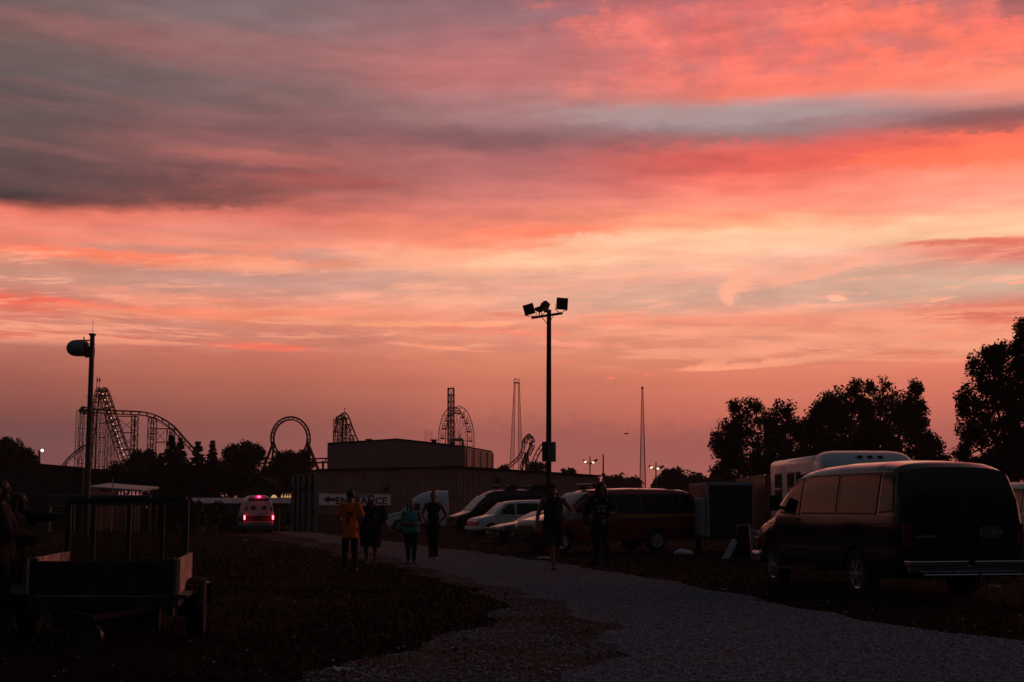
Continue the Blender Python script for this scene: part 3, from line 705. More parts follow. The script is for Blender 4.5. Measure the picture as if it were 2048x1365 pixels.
hr = highroof(); place_front(hr, 902, 88.0, 180+22)

# --- white semi truck tractor
def semi():
    t = thing('semi_truck', 'white semi truck cab with a tall sloped roof fairing, parked by the metal wall', 'truck')
    top = [(0,1.0),(.03,1.25),(.15,1.36),(.7,1.52),(1.3,1.64),(1.36,1.70),(1.62,2.15),(1.86,2.40),(1.90,2.46),(2.02,2.50),(2.3,2.76),(2.8,3.05),(3.4,3.24),(4.0,3.30),(5.0,3.30),(5.05,2.0)]
    h = Hull(5.05, 1.15, top, sill=.5, belt=1.5, tum=.08, wheels=(1.05,), wr=.52, nose=.28, tail=.02, rp=8, noser=1.6)
    obj('body', h.build(), m_white, t, auto=40)
    for sd in (-1, 1):
        obj('side_window', h.patch(sd, [(1.95,1.72),(2.75,1.70),(2.75,2.28),(2.10,2.28)], .008), m_glass, t, auto=40)
        obj('sleeper_window', h.patch(sd, [(3.75,3.0),(4.15,2.68),(4.02,2.98),(3.52,3.08)], .008), m_glass, t, auto=40)
        b = MB(); b.box((.15, sd*.80, 1.05), (.3,.2,.2)); obj('headlight', b, mat('headlight_glass', (.35,.36,.38), .12, .3), t, bevel=.04)
        b = MB(); b.box((1.72, sd*1.34, 1.95), (.14,.2,.6)); b.bar((1.78,sd*1.0,2.2),(1.72,sd*1.3,2.2),.05); b.bar((1.78,sd*1.0,1.7),(1.72,sd*1.3,1.7),.05); obj('side_mirror', b, m_trim, t, bevel=.03)
        b = MB(); h.patch(sd, [(2.8,.75),(2.82,.75),(2.82,2.4),(2.8,2.4)], .004, b, 1, 8, .01); h.patch(sd, [(.5,1.28),(1.35,1.45),(1.35,1.48),(.5,1.32)], .006, b, 8, 1, .01); obj('panel_seam', b, m_trim, t)
    obj('windscreen', h.screen(1.40, 1.84, .88), m_glass, t, auto=50)
    b = MB(); b.prism([(1.66,-.98,2.42),(1.95,-.98,2.56),(1.95,-.98,2.50),(1.68,-.98,2.37)], (0,1,0), 1.96); obj('sun_visor', b, m_trim, t)
    b = MB(); b.box((-.02, 0, 1.0), (.06, .9, .5)); obj('grille', b, m_trim, t, bevel=.03)
    b = MB(); b.box((0, 0, .55), (.3, 2.1, .3)); obj('front_bumper', b, m_trim, t, bevel=.06)
    b = MB(); b.box((5.0,0,.75),(5.6,.9,.2)); b.box((2.9,-1.0,.55),(1.4,.3,.35)); b.box((2.9,1.0,.55),(1.4,.3,.35)); obj('chassis', b, m_under, t)
    for x in (1.05, 6.0, 7.2):
        for sd in (-1, 1): wheel(t, x, sd*1.0, .5, .3, 8, .56)
    return t
tr = semi(); place_front(tr, 772, 113.0, 180+4)
tr.scale = (.97,.97,.97)

# --- ambulance seen from behind with its lamps lit
m_awhite = mat('ambulance_white', (.50,.50,.53), .35, 0, .05, coat=.3)
m_ared = mat('ambulance_red', (.22,.015,.02), .35, 0, .08, coat=.4)
m_blue = mat('emblem_blue', (.012,.022,.09), .5, 0, .05)
def glow(name, mat_name, rgb, s): return mat(mat_name, tuple(v*.3 for v in rgb), .3, emit=rgb, es=s)
def ambulance():
    t = thing('ambulance', 'white and red ambulance driving away with red lamps lit', 'ambulance')
    top = [(0,.86),(.03,.96),(.12,1.03),(.95,1.20),(1.05,1.25),(1.72,1.87),(1.95,2.1),(2.4,2.36),(3.0,2.45),(5.4,2.45),(5.62,2.40),(5.72,2.1),(5.80,1.7),(5.88,1.2),(5.90,.6)]
    h = Hull(5.9, 1.0, top, sill=.42, belt=1.16, tum=.27, wheels=(.95, 4.45), wr=.47, nose=.10, tail=.05, rp=10, tailr=.4)
    obj('body', h.build(), m_awhite, t, auto=38)
    def rp(z): return float(np.interp(z, [.6,1.2,1.7,2.1,2.4,2.45], [5.90,5.88,5.80,5.72,5.62,5.5]))
    def panel(y0, y1, z0, z1, off=.012, k=0.0):
        b = MB(); o = 0
        for z in (z0, z1): b.v += [(rp(z)+off, y0*(1-k*(z-z0)), z), (rp(z)+off, y1*(1-k*(z-z0)), z)]
        for z in (z0, z1): b.v += [(rp(z)-.04, y0*(1-k*(z-z0)), z), (rp(z)-.04, y1*(1-k*(z-z0)), z)]
        b.f += [(0,1,3,2),(4,5,7,6),(0,1,5,4),(2,3,7,6),(0,2,6,4),(1,3,7,5)]; return b
    obj('red_band', panel(-.93, .93, .74, 1.12), m_ared, t)
    for sd in (-1, 1): obj('side_band', h.patch(sd, [(.3,.72),(5.85,.72),(5.85,1.10),(.3,1.02)], .008, None, 40, 3), m_ared, t)
    for sd in (-1, 1):
        dr = obj('rear_door', panel(sd*.03, sd*.70, 1.18, 1.98, .010, .14), m_awhite, t)
        # six-armed medical star
        b = MB(); c = Vector((rp(1.62)+.035, sd*.35, 1.62))
        for k in range(3):
            a = R(90)+k*R(60); dv = Vector((0, math.cos(a), math.sin(a)))*.17; dv.x = 0
            p0, p1 = c-dv, c+dv; p0.x = rp(p0.z)+.018; p1.x = rp(p1.z)+.018; b.bar(p0, p1, .012 if False else .095, .012) if False else None
            n = Vector((0, -dv.z, dv.y)).normalized()*.045
            vs = [p0+n, p0-n, p1-n, p1+n]; o = len(b.v); b.v += [tuple(v) for v in vs] + [(v.x+.006, v.y, v.z) for v in vs]
            b.f += [(o,o+1,o+2,o+3),(o+4,o+5,o+6,o+7),(o,o+1,o+5,o+4),(o+1,o+2,o+6,o+5),(o+2,o+3,o+7,o+6),(o+3,o,o+4,o+7)]
        obj('star_emblem', b, m_blue, dr)
        b = MB(); b.box((5.86, sd*.90, 1.0), (.10, .085, .26)); obj('tail_light', b, glow('l', 'brake_lamp', (1.0,.03,.04), 30), t, bevel=.015)
        b = MB(); b.box((rp(1.5)+.01, sd*.80, 1.55), (.03, .12, .26)); obj('side_vent', b, m_trim, t)
    text_mesh('lettering', 'AMBULANCE', .12, m_ared, t, (rp(1.27)+.03, .36, 1.26), (R(90-8),0,R(90)), .006)
    b = MB(); b.box((rp(1.0)+.02, -.10, .98), (.02,.36,.2)); obj('licence_plate', b, m_trim, t)
    lb = obj('light_box', panel(-.62, .62, 2.06, 2.24, .02), mat('dark_red_lens', (.05,.006,.01), .2), t)
    b = MB(); b.box((rp(2.15)+.03, -.24, 2.15), (.02,.12,.09)); b.box((rp(2.15)+.03, .24, 2.15), (.02,.12,.09)); obj('lamp', b, mat('lamp_glass', (.35,.3,.32), .2), lb)
    b = MB(); b.box((rp(2.33)+.04, 0, 2.33), (.06,.18,.07)); obj('beacon', b, glow('l', 'beacon_lamp', (1.0,.015,.06), 30), t, bevel=.02)
    b = MB(); b.box((5.98, 0, .66), (.22, 1.86, .10)); b.box((5.98, 0, .52), (.28, 1.92, .05)); b.box((5.94, 0, .59), (.12, 1.8, .1)); obj('rear_bumper', b, mat('dull_chrome', (.5,.48,.5), .3, .7), t, bevel=.02)
    b = MB(); b.box((5.85, 0, .34), (.2, 1.5, .08)); obj('rear_step', b, m_galv, t)
    for sd in (-1, 1):
        obj('side_window', h.patch(sd, [(1.28,1.24),(2.02,1.20),(2.02,1.80),(1.70,1.80)], .01), m_glass, t, auto=40)
    obj('windscreen', h.screen(1.12, 1.70), m_glass, t, auto=50)
    b = MB(); b.box((0,0,.7),(.1,1.8,.5)); obj('grille', b, m_trim, t)
    chassis(t, h)
    for x in (.95, 4.45):
        for sd in (-1, 1): wheel(t, x, sd*.84, .37, .26, 6, .6)
    mirrors(t, 1.42, 1.02, 1.45)
    # the lamps' own light
    for p, e in (((6.2, .9, 1.0), 1.6), ((6.2, -.9, 1.0), 1.6), ((5.95, 0, 2.5), 3.0)):
        l = bpy.data.lights.new('lamp_light', 'POINT'); l.energy = e; l.color = (1,.03,.06); l.shadow_soft_size = .08
        lo = bpy.data.objects.new('lamp_light', l); COL.objects.link(lo); lo.parent = t; lo.location = p
    return t
amb = ambulance()
# tail centre at px 516, ~d 92
ha = 105; hva = Vector((math.cos(R(ha)), math.sin(R(ha)), 0)); pa = G(517, 92.0)+hva*5.9; pa.z = gz(95)-.01
place_vehicle(amb, pa, ha)

# --- white shuttle bus behind the dark van
def bus():
    t = thing('shuttle_bus', 'white shuttle bus with marker lamps along its domed front roof, behind the dark van', 'bus')
    def boxy(x0, x1, w, z0, z1, r=.18, crown=.06):
        m = MB(); rows = []
        for x in (x0, x0+.05, x0+.12, (x0+x1)/2, x1-.12, x1-.05, x1):
            e = min(x-x0, x1-x); sh = .0 if e >= .12 else (.02 if e > .01 else .07)
            sec = [(w-sh, z0), (w-sh, z1-r)]
            for k in range(1, 7): a = k/6*math.pi/2; sec.append((w-sh-r*(1-math.cos(a)), z1-r+(r-sh)*math.sin(a)))
            sec.append((w*.5, z1+crown*.7-sh)); sec.append((0, z1+crown-sh))
            full = [(x,-y,z) for y, z in sec]+[(x,y,z) for y, z in reversed(sec[:-1])]; rows.append(len(m.v)); m.v += full; n = len(full)
        for a, b in zip(rows[:-1], rows[1:]):
            for k in range(n): m.f.append((a+k, b+k, b+(k+1) % n, a+(k+1) % n))
        m.f += [tuple(rows[0]+k for k in range(n)), tuple(rows[-1]+k for k in range(n))]; return m
    obj('body', boxy(1.5, 6.6, 1.2, .45, 2.66), m_white, t, auto=40)
    # domed fibreglass cap over the cab
    m = MB(); rows = []
    for i in range(13):
        a = i/12*math.pi/2; x = 1.62-1.0*math.sin(a); k = math.cos(a)**.55 if i < 12 else .0
        sec = []
        for j in range(17):
            b_ = math.pi*j/16; y = -math.cos(b_); z = math.sin(b_)
            sec.append((x, (abs(y)**.35*(1 if y > 0 else -1))*1.2*(.62+.38*k), 2.16+(abs(z)**.5)*.60*max(k, .04)))
        rows.append(len(m.v)); m.v += sec; n = len(sec)
    for a, b in zip(rows[:-1], rows[1:]):
        for k in range(n-1): m.f.append((a+k, b+k, b+k+1, a+k+1))
    m.f.append(tuple(rows[-1]+k for k in range(n)))
    for a, b in zip(rows[:-1], rows[1:]): m.f.append((a, b, b+n-1, a+n-1))
    obj('roof_cap', m, m_white, t, auto=60)
    for y in (-.85,-.25,0,.25,.85):
        b = MB(); b.box((.76 if abs(y) < .5 else .90, y, 2.58 if abs(y) < .5 else 2.55), (.16,.12,.07)); obj('marker_lamp', b, mat('marker_lens', (.06,.03,.02), .4), t, bevel=.02)
    # cab
    h = Hull(2.6, 1.0, [(0,.86),(.03,.96),(.12,1.03),(.95,1.20),(1.05,1.25),(1.72,1.95),(1.85,2.02),(2.6,2.2)], sill=.42, belt=1.16, tum=.14, wheels=(.95,), wr=.47)
    obj('cab', h.build(), m_white, t, auto=38); obj('windscreen', h.screen(1.12, 1.74), m_glass, t, auto=50)
    b = MB(); b.box((-.02,0,.75),(.06,1.4,.3)); obj('grille', b, m_trim, t, bevel=.02)
    b = MB(); b.box((-.08,0,.5),(.18,1.9,.22)); obj('front_bumper', b, m_chrome, t, bevel=.04)
    for sd in (-1, 1):
        b = MB(); b.box((2.35, sd*1.205, 1.42), (.55,.03,1.66)); d = obj('passenger_door', b, m_white, t, bevel=.02)
        b = MB(); b.box((2.35, sd*1.222, 1.62), (.36,.02,1.0)); obj('door_glass', b, m_glass, d)
        for x, w_ in ((3.15,.5), (4.0,.8), (5.5,.8)):
            b = MB(); b.box((x, sd*1.204, 1.80), (w_,.02,.95)); f = obj('window', b, m_trim, t)
            b = MB(); b.box((x, sd*1.214, 1.80), (w_-.1,.02,.85)); obj('pane', b, m_glass, f)
        for x in (2.2, 6.2):
            b = MB(); b.box((x, sd*1.17, 2.48), (.14,.05,.06)); obj('marker_lamp', b, mat('marker_lens', (.06,.03,.02), .4), t)
    b = MB(); b.box((4.0,0,.4),(5,1.8,.3)); obj('chassis', b, m_under, t)
    for x in (.95, 5.1):
        for sd in (-1, 1): wheel(t, x, sd*.98, .4, .25, 8, .56)
    mirrors(t, 1.3, 1.15, 1.5)
    return t
bs = bus()
# nose towards the viewer, axis slightly turned so its passenger side shows at the left
hb = -88; hvb = Vector((math.cos(R(hb)), math.sin(R(hb)), 0)); cap_c = G(1742, 35.0)
pb = cap_c + hvb*.9; pb.z = gz(35); place_vehicle(bs, pb, hb)

# --- cargo trailers, carts and the vehicle cut by the right edge
def cargo(label, L_, W_, H_, paint, trim, z0=.45, vnose=False, door=True, panel=None, nlen=.6):
    t = thing('cargo_trailer', label, 'trailer', group='enclosed cargo trailers')
    b = MB()
    if vnose: b.prism([(0,-W_*.30,z0),(nlen*.4,-W_*.47,z0),(nlen,-W_/2,z0),(L_,-W_/2,z0),(L_,W_/2,z0),(nlen,W_/2,z0),(nlen*.4,W_*.47,z0),(0,W_*.30,z0)], (0,0,1), H_)
    else: b.box((L_/2,0,z0+H_/2), (L_,W_,H_))
    obj('body', b, paint, t, bevel=.04)
    b = MB()
    for sd in (-1, 1):
        b.box(((L_+nlen)/2, sd*(W_/2+.005), z0+H_-.04), (L_-nlen, .04, .09)); b.box(((L_+nlen)/2, sd*(W_/2+.005), z0+.05), (L_-nlen, .04, .10))
        b.box((L_-.03, sd*(W_/2+.005), z0+H_/2), (.07,.045,H_-.2))
    b.box((L_+.01, 0, z0+H_-.04), (.04, W_, .10))
    obj('edge_trim', b, trim, t)
    if door:
        for sd in (-1, 1):
            b = MB(); b.box((L_+.015, sd*W_*.24, z0+H_/2-.03), (.03, W_*.46, H_-.24)); d = obj('rear_door', b, paint, t, bevel=.01)
            b = MB(); b.tube((L_+.05, sd*.06, z0+.3), (L_+.05, sd*.06, z0+H_-.3), .015); b.box((L_+.05, sd*.09, z0+.9), (.03,.14,.03)); obj('latch', b, m_galv, d)
    if panel is not None:
        for sd in (-1, 1):
            b = MB(); y = sd*(W_/2+.004); b.prism([(.95, y, z0+.15),(1.6,y,z0+.15),(L_-.1,y,z0+.42),(L_-.1,y,z0+H_-.12),(2.6,y,z0+H_-.14),(.95,y,z0+H_-.62)], (0,sd,0), .006); obj('side_graphic', b, panel, t)
    b = MB(); b.bar((-1.1,0,z0-.05),(.3,-W_*.3,z0-.05),.07); b.bar((-1.1,0,z0-.05),(.3,W_*.3,z0-.05),.07); b.tube((-.9,0,.1),(-.9,0,z0+.35),.035); b.box((L_/2,0,z0-.06),(L_,W_*.8,.1)); obj('tongue_and_frame', b, m_steel, t)
    for sd in (-1, 1):
        wheel(t, L_*.58, sd*(W_/2+.10), .32, .2, 5, .6)
        b = MB(); y = sd*(W_/2+.11); pts = [(L_*.58+.42*math.cos(a), y, .33+.38*math.sin(a)) for a in np.linspace(0, math.pi, 9)]
        for p, q in zip(pts[:-1], pts[1:]): b.bar(p, q, .24, .02)
        obj('fender', b, m_steel, t)
    return t
m_dark = mat('dark_side_panel', (.012,.010,.010), .5, 0, .2)
m_edge = mat('white_edge', (.36,.36,.39), .5)
c1 = cargo('white-edged cargo trailer with a dark end, parked behind the red van tail', 3.2, 1.5, 1.80, m_dark, m_edge, z0=.5, door=False)
for yy, zz, w_, h_ in ((0, 2.25, 1.56, .10), (-.74, 1.4, .07, 1.8)): b = MB(); b.box((3.23, yy, zz), (.05, w_, h_)); obj('end_trim', b, m_edge, c1)
b = MB(); b.prism([(3.21,-.72,.62),(3.21,.60,.62),(3.21,.60,1.85),(3.21,.15,2.02),(3.21,-.72,2.17)], (1,0,0), .02); obj('end_panel', b, m_dark, c1)
b = MB(); b.box((2.8, -.90, 1.16), (.8, .26, 1.30)); obj('corner_fairing', b, mat('dull_white', (.40,.38,.42), .55, 0, .3, 4), c1, bevel=.09)
place_vehicle(c1, G(1433, 47.3)+Vector((.25, 3.2, 0)), 94)
m_brown = mat('brown_red_siding', (.17,.035,.022), .35, 0, .3, 2, coat=.3)
c2 = cargo('long dark red box trailer with a pale top edge, left of the shuttle bus', 8.0, 2.3, 2.03, m_brown, mat('dull_edge', (.10,.05,.04), .5), z0=.5)
for yz in ((.3, 0), (.3, .09)): b = MB(); b.box((1.6, -1.165, 2.28-yz[1]), (1.5,.02,.035)); obj('louvre', b, mat('dull_edge', (.10,.05,.04), .5), c2)
b = MB(); b.box((3.0, -1.165, 1.35), (.02,.02,1.5)); b.box((4.2, -1.165, 1.35), (.02,.02,1.5)); b.box((3.6, -1.165, 2.09), (1.2,.02,.02)); obj('side_door_frame', b, m_trim, c2)
place_vehicle(c2, Vector((8.16+1.15, 46.0, gz(46))), -92.5)
b = MB(); b.prism([(0,0,0),(.46,0,0),(.42,0,.92),(.06,0,.88)], (0,1,0), .55)
eq = thing('equipment_case', 'upright dark case with pale strips for lit edges in front of the red box trailer', 'case', G(1470, 40.5), R(-6))
obj('case', b, m_black, eq, bevel=.03)
b = MB(); b.bar((.47,-.01,.90),(.50,-.01,.05),.03,.03); b.bar((.05,-.01,.90),(.43,-.01,.93),.035,.03); obj('lit_edge_strip', b, mat('pale_lit_edge', (.5,.35,.3), .3), eq)  # top bar paints the light on the upper edge, upright bar the pale rim
b = MB(); b.lathe([(.001,0),(.27,0),(.29,.15),(.29,.6),(.24,.75),(.001,.78)], n=18)
dm = obj('plastic_drum', b, mat('grey_plastic', (.10,.10,.115), .5), None, auto=40); dm.location = G(1505, 42.5); tag(dm, 'grey plastic drum standing beside the dark case and red trailer', 'drum')
b = MB(); b.prism([(-.30,0,0),(-.02,0,0),(.30,0,.50),(.24,0,.66),(.10,0,.62)], (0,1,0), .10)
sk = obj('white_panel', b, mat('soft_white', (.55,.57,.6), .6), None, bevel=.03); sk.scale = (.72,.72,.85); sk.location = G(1460, 38.9); sk.rotation_euler = (R(-8),0,0); tag(sk, 'small white panel leaning against the dark upright case', 'panel')
def mound(name, px, d, w, hgt, label, cat, m):
    b = MB(); b.sphere((0,0,hgt*.35), (w/2, w*.36, hgt*.65), 16, 10); o = 0
    b.v = [(x*(1+.12*fbm(x*9, y*7, px)), y, max(0.0, z*(1+.25*fbm(x*11, y*9, 3)))) for x, y, z in b.v]
    o = obj(name, b, m, None, smooth=True); o.location = G(px, d); return tag(o, label, cat)
mound('sand_bag', 1366, 44.0, .62, .17, 'white sack lying on the grass behind the red van', 'sack', mat('soft_white', (.55,.57,.6), .6))
for i, (px, py, w, lb) in enumerate([(1090,1119,.42,'thin white board lying by the gravel near the man in a cap'),(490,1083,.16,'small scrap of white paper on the grass below the ambulance'),(1990,1180,.16,'bright litter scrap under the dark van rear bumper'),(682,1352,.15,'crumpled pale wrapper on the dirt at the bottom edge'),(1447,1184,.08,'tiny pale scrap on the gravel edge by the dark van')]):
    p = GP(px, py)
    if i == 0:
        b = MB(); b.box((0,0,.02), (w,.3,.03))
    else:
        b = MB(); n = 7
        for a in range(n):
            for c in range(n): b.v.append(((a/6-.5)*w, (c/6-.5)*w*.7, .02+.3*w*abs(fbm(a*.9+i, c*1.1, i))))
        for a in range(n-1):
            for c in range(n-1): k = a*n+c; b.f.append((k, k+1, k+1+n, k+n))
        b.v += [(x, y, z-.006) for x, y, z in b.v]; b.f += [tuple(q+49 for q in reversed(f)) for f in b.f]
    o = obj('board' if i == 0 else 'litter', b, mat('litter_white', (.6,.55,.55), .6)); o.location = p+Vector((0,0,.02)); tag(o, lb, 'board' if i == 0 else 'litter')
ev, eh = econoline('white van cut off by the right edge of the photo, behind the dark van', m_white, 'long passenger vans', bumper=m_white)
place_vehicle(ev, G(2120, 41.0)+Vector((1.0,0,0)), 100)
ev.location = Vector((13.45, 43.0, gz(43)))

# --- utility trailer in the left foreground
def utility():
    t = thing('utility_trailer', 'open utility trailer with plywood sides and a raised mesh gate in the left foreground', 'trailer')
    nr, nl, fr, fl = Vector((-3.27,14,0)), Vector((-4.70,14.05,0)), Vector((-3.66,16.4,0)), Vector((-5.05,16.4,0))
    up = lambda p, z: Vector((p.x, p.y, z))
    m_ply = mat('raw_plywood', (.66,.46,.38), .6, 0, .5, 5, rgb2=(.20,.12,.10))
    def board(a, b, z0, z1, name, m, th=.03):
        n = (b-a).cross(Vector((0,0,1))).normalized()*th; q = MB(); q.add([up(a,z0), up(b,z0), up(b,z1), up(a,z1), up(a,z0)+n, up(b,z0)+n, up(b,z1)+n, up(a,z1)+n], [(0,1,2,3),(4,5,6,7),(0,1,5,4),(1,2,6,5),(2,3,7,6),(3,0,4,7)])
        return obj(name, q, m, t)
    board(nl, nr-Vector((.09,0,0)), .48, .81, 'front_board', mat('dark_plank', (.045,.026,.022), .85, 0, .4, 6, bump=.4, bscale=60)); 
    fr2 = nr.lerp(fr, .85); board(nr+Vector((0,.02,0)), fr2, .49, .83, 'side_board', m_ply, .035); board(nl, fl, .49, .83, 'side_board', m_ply, -.035)
    b = MB(); b.box((nr.x-.05, nr.y+.01, .56), (.08,.08,.56)); obj('corner_post', b, m_steel, t); b = MB(); b.box((nl.x+.03, nl.y+.02, .56), (.07,.07,.56)); obj('corner_post', b, m_steel, t)
    b = MB(); b.bar(up(nr,.47)+Vector((.05,0,0)), up(fr2,.47)+Vector((.07,0,0)), .13, .03); b.bar(up(nr,.42), up(fr,.42), .06, .1); b.bar(up(nl,.42), up(fl,.42), .06, .1); b.bar(up(nl,.42), up(nr,.42), .06, .1); b.bar(up(fl,.42), up(fr,.42), .06, .1)
    obj('frame', b, m_steel, t)
    b = MB(); b.add([up(nl,.47), up(nr,.47), up(fr,.47), up(fl,.47), up(nl,.44), up(nr,.44), up(fr,.44), up(fl,.44)], [(0,1,2,3),(4,5,6,7),(0,1,5,4),(1,2,6,5),(2,3,7,6),(3,0,4,7)]); obj('deck', b, m_wood, t)
    b = MB(); b.box(((nl.x+nr.x)/2, nl.y+.15, .27), (1.05,.05,.26)); b.box((nl.x+.45, nl.y+.05,.27),(.08,.08,.3)); b.box((nr.x-.45, nl.y+.05,.27),(.08,.08,.3)); obj('front_apron', b, m_rust, t)
    # gate
    gt = MB(); ga, gb = Vector((-5.09,16.45,0)), Vector((-3.74,16.45,0)); zt0, zt1 = 1.40, 1.43
    xs_ = [0, .215, .515, .80, 1.0]
    for k, u in enumerate(xs_):
        p = ga.lerp(gb, u); gt.bar(up(p,.46), up(p, 1.40+.02*u), .045 if 0 < k < 4 else .06, .04)
    gt.bar(up(ga,1.40), up(gb,1.42), .045, .06); gt.bar(up(ga,.5), up(gb,.5), .04, .04)
    gate = obj('tail_gate', gt, m_steel, t)
    ms = MB(); w = (gb-ga).length; nx, nz = 46, 52; sx_, sz_ = w/nx, .88/nz
    for i in range(nx):
        for j in range(nz):
            if (i+j) % 2: continue
            c = Vector((ga.x+(i+.5)*sx_, 16.45, .52+(j+.5)*sz_)); a_, b_ = sx_*.98, sz_*.98
            q = [c+Vector((a_,0,0)), c+Vector((0,0,b_)), c-Vector((a_,0,0)), c-Vector((0,0,b_))]
            for k in range(4):
                p0, p1 = q[k], q[(k+1) % 4]; e = Vector((0,0,.0027)); o = len(ms.v); ms.v += [tuple(p0-e), tuple(p1-e), tuple(p1+e), tuple(p0+e)]; ms.f.append((o,o+1,o+2,o+3))
                ms.v += [tuple(p0-e+Vector((0,.004,0))), tuple(p1-e+Vector((0,.004,0))), tuple(p1+e+Vector((0,.004,0))), tuple(p0+e+Vector((0,.004,0)))]; ms.f += [(o+4,o+5,o+6,o+7),(o+3,o+2,o+6,o+7)]
    obj('wire_mesh', ms, m_rust, gate)
    # wheel and square fender on the right
    wx = nr.lerp(fr, .5); wl = wheel(t, wx.x+.14, wx.y, .30, .19, 6, .5); wl.rotation_euler = (0,0,R(90+9)); 
    wl2 = wheel(t, nl.lerp(fl,.5).x-.20, wx.y, .30, .19, 6, .5); wl2.rotation_euler = (0,0,R(90+9))
    for sx0, cx in ((1, wx.x+.13), (-1, nl.lerp(fl,.5).x-.20)):
        b = MB(); rot = Matrix.Rotation(R(9), 3, 'Z')
        pts = [(-.36,.22),(-.36,.44),(-.31,.53),(.31,.53),(.36,.44),(.36,.30)]
        for (a0, z0), (a1, z1) in zip(pts[:-1], pts[1:]):
            b.bar(Vector((cx, wx.y+a0, z0)), Vector((cx, wx.y+a1, z1)), .19, .015)
        obj('fender', b, m_black, t)
    # tongue with a jockey wheel
    fc = (nl+nr)/2; b = MB(); tip = Vector((fc.x+.14, 13.3, .32)); b.bar(up(nl,.36)+Vector((.2,0,0)), tip, .05); b.bar(up(nr,.36)-Vector((.2,0,0)), tip, .05); b.tube(tip, tip+Vector((.02,-.15,0)), .03); b.tube(tip+Vector((.0,.1,-.1)), tip+Vector((0,.1,.12)), .02); obj('tongue', b, m_under, t)
    sp = MB(); sp.lathe([(.03,-.04),(.12,-.05),(.13,0),(.12,.05),(.03,.04),(.03,-.04)], (0,0,0), 'Y', 22); so = obj('jockey_wheel', sp, mat('teal_grey_rubber', (.03,.045,.05), .35, coat=.5), t, auto=40); so.location = (tip.x-.02, tip.y-.05, .15)
    return t
ut = utility()

# ------------------------------------------------------------------ buildings
m_siding = mat('tan_metal_siding', (.29,.205,.18), .6, 0, .18, .6)
m_siding_dark = mat('grey_metal_siding', (.30,.195,.185), .6, 0, .15, .3)
m_roofd = mat('dark_roof_metal', (.03,.02,.02), .95, 0, .3, .5, spec=.05)
def wall_ribs(mb, a, b, z0, z1, n, proud=.05):
    a, b = Vector(a), Vector(b); nrm = (b-a).cross(Vector((0,0,1))).normalized()
    for k in range(n):
        p = a.lerp(b, (k+.5)/n)+nrm*proud*.5; w = (b-a).normalized()*.035
        zt = z1(k/n) if callable(z1) else z1
        o = len(mb.v); e = nrm*proud*.5
        for z in (z0, zt): mb.v += [tuple(Vector((p.x,p.y,z))-w*1.6-e), tuple(Vector((p.x,p.y,z))+w*1.6-e), tuple(Vector((p.x,p.y,z))+w+e), tuple(Vector((p.x,p.y,z))-w+e)]
        mb.f += [(o,o+1,o+5,o+4),(o+1,o+2,o+6,o+5),(o+2,o+3,o+7,o+6),(o+3,o,o+4,o+7)]
def pillar_prism(pts_xy, zb, ztops):
    """walls on a footprint with its own top height at each corner"""
    m = MB(); n = len(pts_xy)
    m.v += [(x, y, zb) for x, y in pts_xy]+[(x, y, z) for (x, y), z in zip(pts_xy, ztops)]
    m.f += [(k, (k+1) % n, n+(k+1) % n, n+k) for k in range(n)]+[tuple(range(n-1,-1,-1)), tuple(range(n, 2*n))]
    return m
A = P(635, 943, 118); Bp = P(1200, 955, 135); Dp = P(583, 952, 126.5); ridge = P(912, 937.5, 126.6)
zb = -1.3
# front wall is a low gable end: A .. ridge .. B
fw = MB(); fd = (Vector((Bp.x,Bp.y,0))-Vector((A.x,A.y,0))); fn = Vector((-fd.y, fd.x, 0)).normalized(); depth = 9.2
rp_ = Vector((A.x,A.y,0))+fd*((ridge.x-A.x)/(Bp.x-A.x)); rz = ridge.z
hall = thing('warehouse', 'long low tan metal building with the entrance banner on its wall', 'building', (A.x, A.y, gz(118)))
corners = [(A.x,A.y,A.z),(rp_.x,rp_.y,rz),(Bp.x,Bp.y,Bp.z)]
back = [(x+fn.x*30, y+fn.y*30, z) for x, y, z in corners]; back[0] = (Dp.x, Dp.y, Dp.z)
w = MB(); w.v += [(x,y,zb) for x,y,z in corners+back[::-1]]+[c for c in corners+back[::-1]]
w.f += [(k,(k+1)%6,6+(k+1)%6,6+k) for k in range(6)]
wall_ribs(w, (A.x,A.y,0), (rp_.x,rp_.y,0), zb, lambda t: A.z+(rz-A.z)*t-.15, 46); wall_ribs(w, (rp_.x,rp_.y,0), (Bp.x,Bp.y,0), zb, lambda t: rz+(Bp.z-rz)*t-.15, 48)
obj('wall', w, m_siding, hall, world=True)
r = MB(); e = -fn*.25
for s_ in ((0,1),(1,2)):
    a, b = Vector(corners[s_[0]])+e, Vector(corners[s_[1]])+e; c, d = Vector(back[s_[1]]), Vector(back[s_[0]])
    o = len(r.v); r.v += [tuple(v+Vector((0,0,.03))) for v in (a,b,c,d)]+[tuple(v+Vector((0,0,.20))) for v in (a,b,c,d)]
    r.f += [(o,o+1,o+5,o+4),(o+1,o+2,o+6,o+5),(o+2,o+3,o+7,o+6),(o+3,o,o+4,o+7),(o+4,o+5,o+6,o+7),(o,o+3,o+2,o+1)]
obj('roof', r, m_roofd, hall, world=True)
r = MB(); a, b = P(898, 937.5, 126), P(920, 937, 126.6); r.bar(a+Vector((0,-.3,.1)), b+Vector((0,-.3,.1)), .12, .10); obj('ridge_flashing', r, m_galv, hall, world=True)
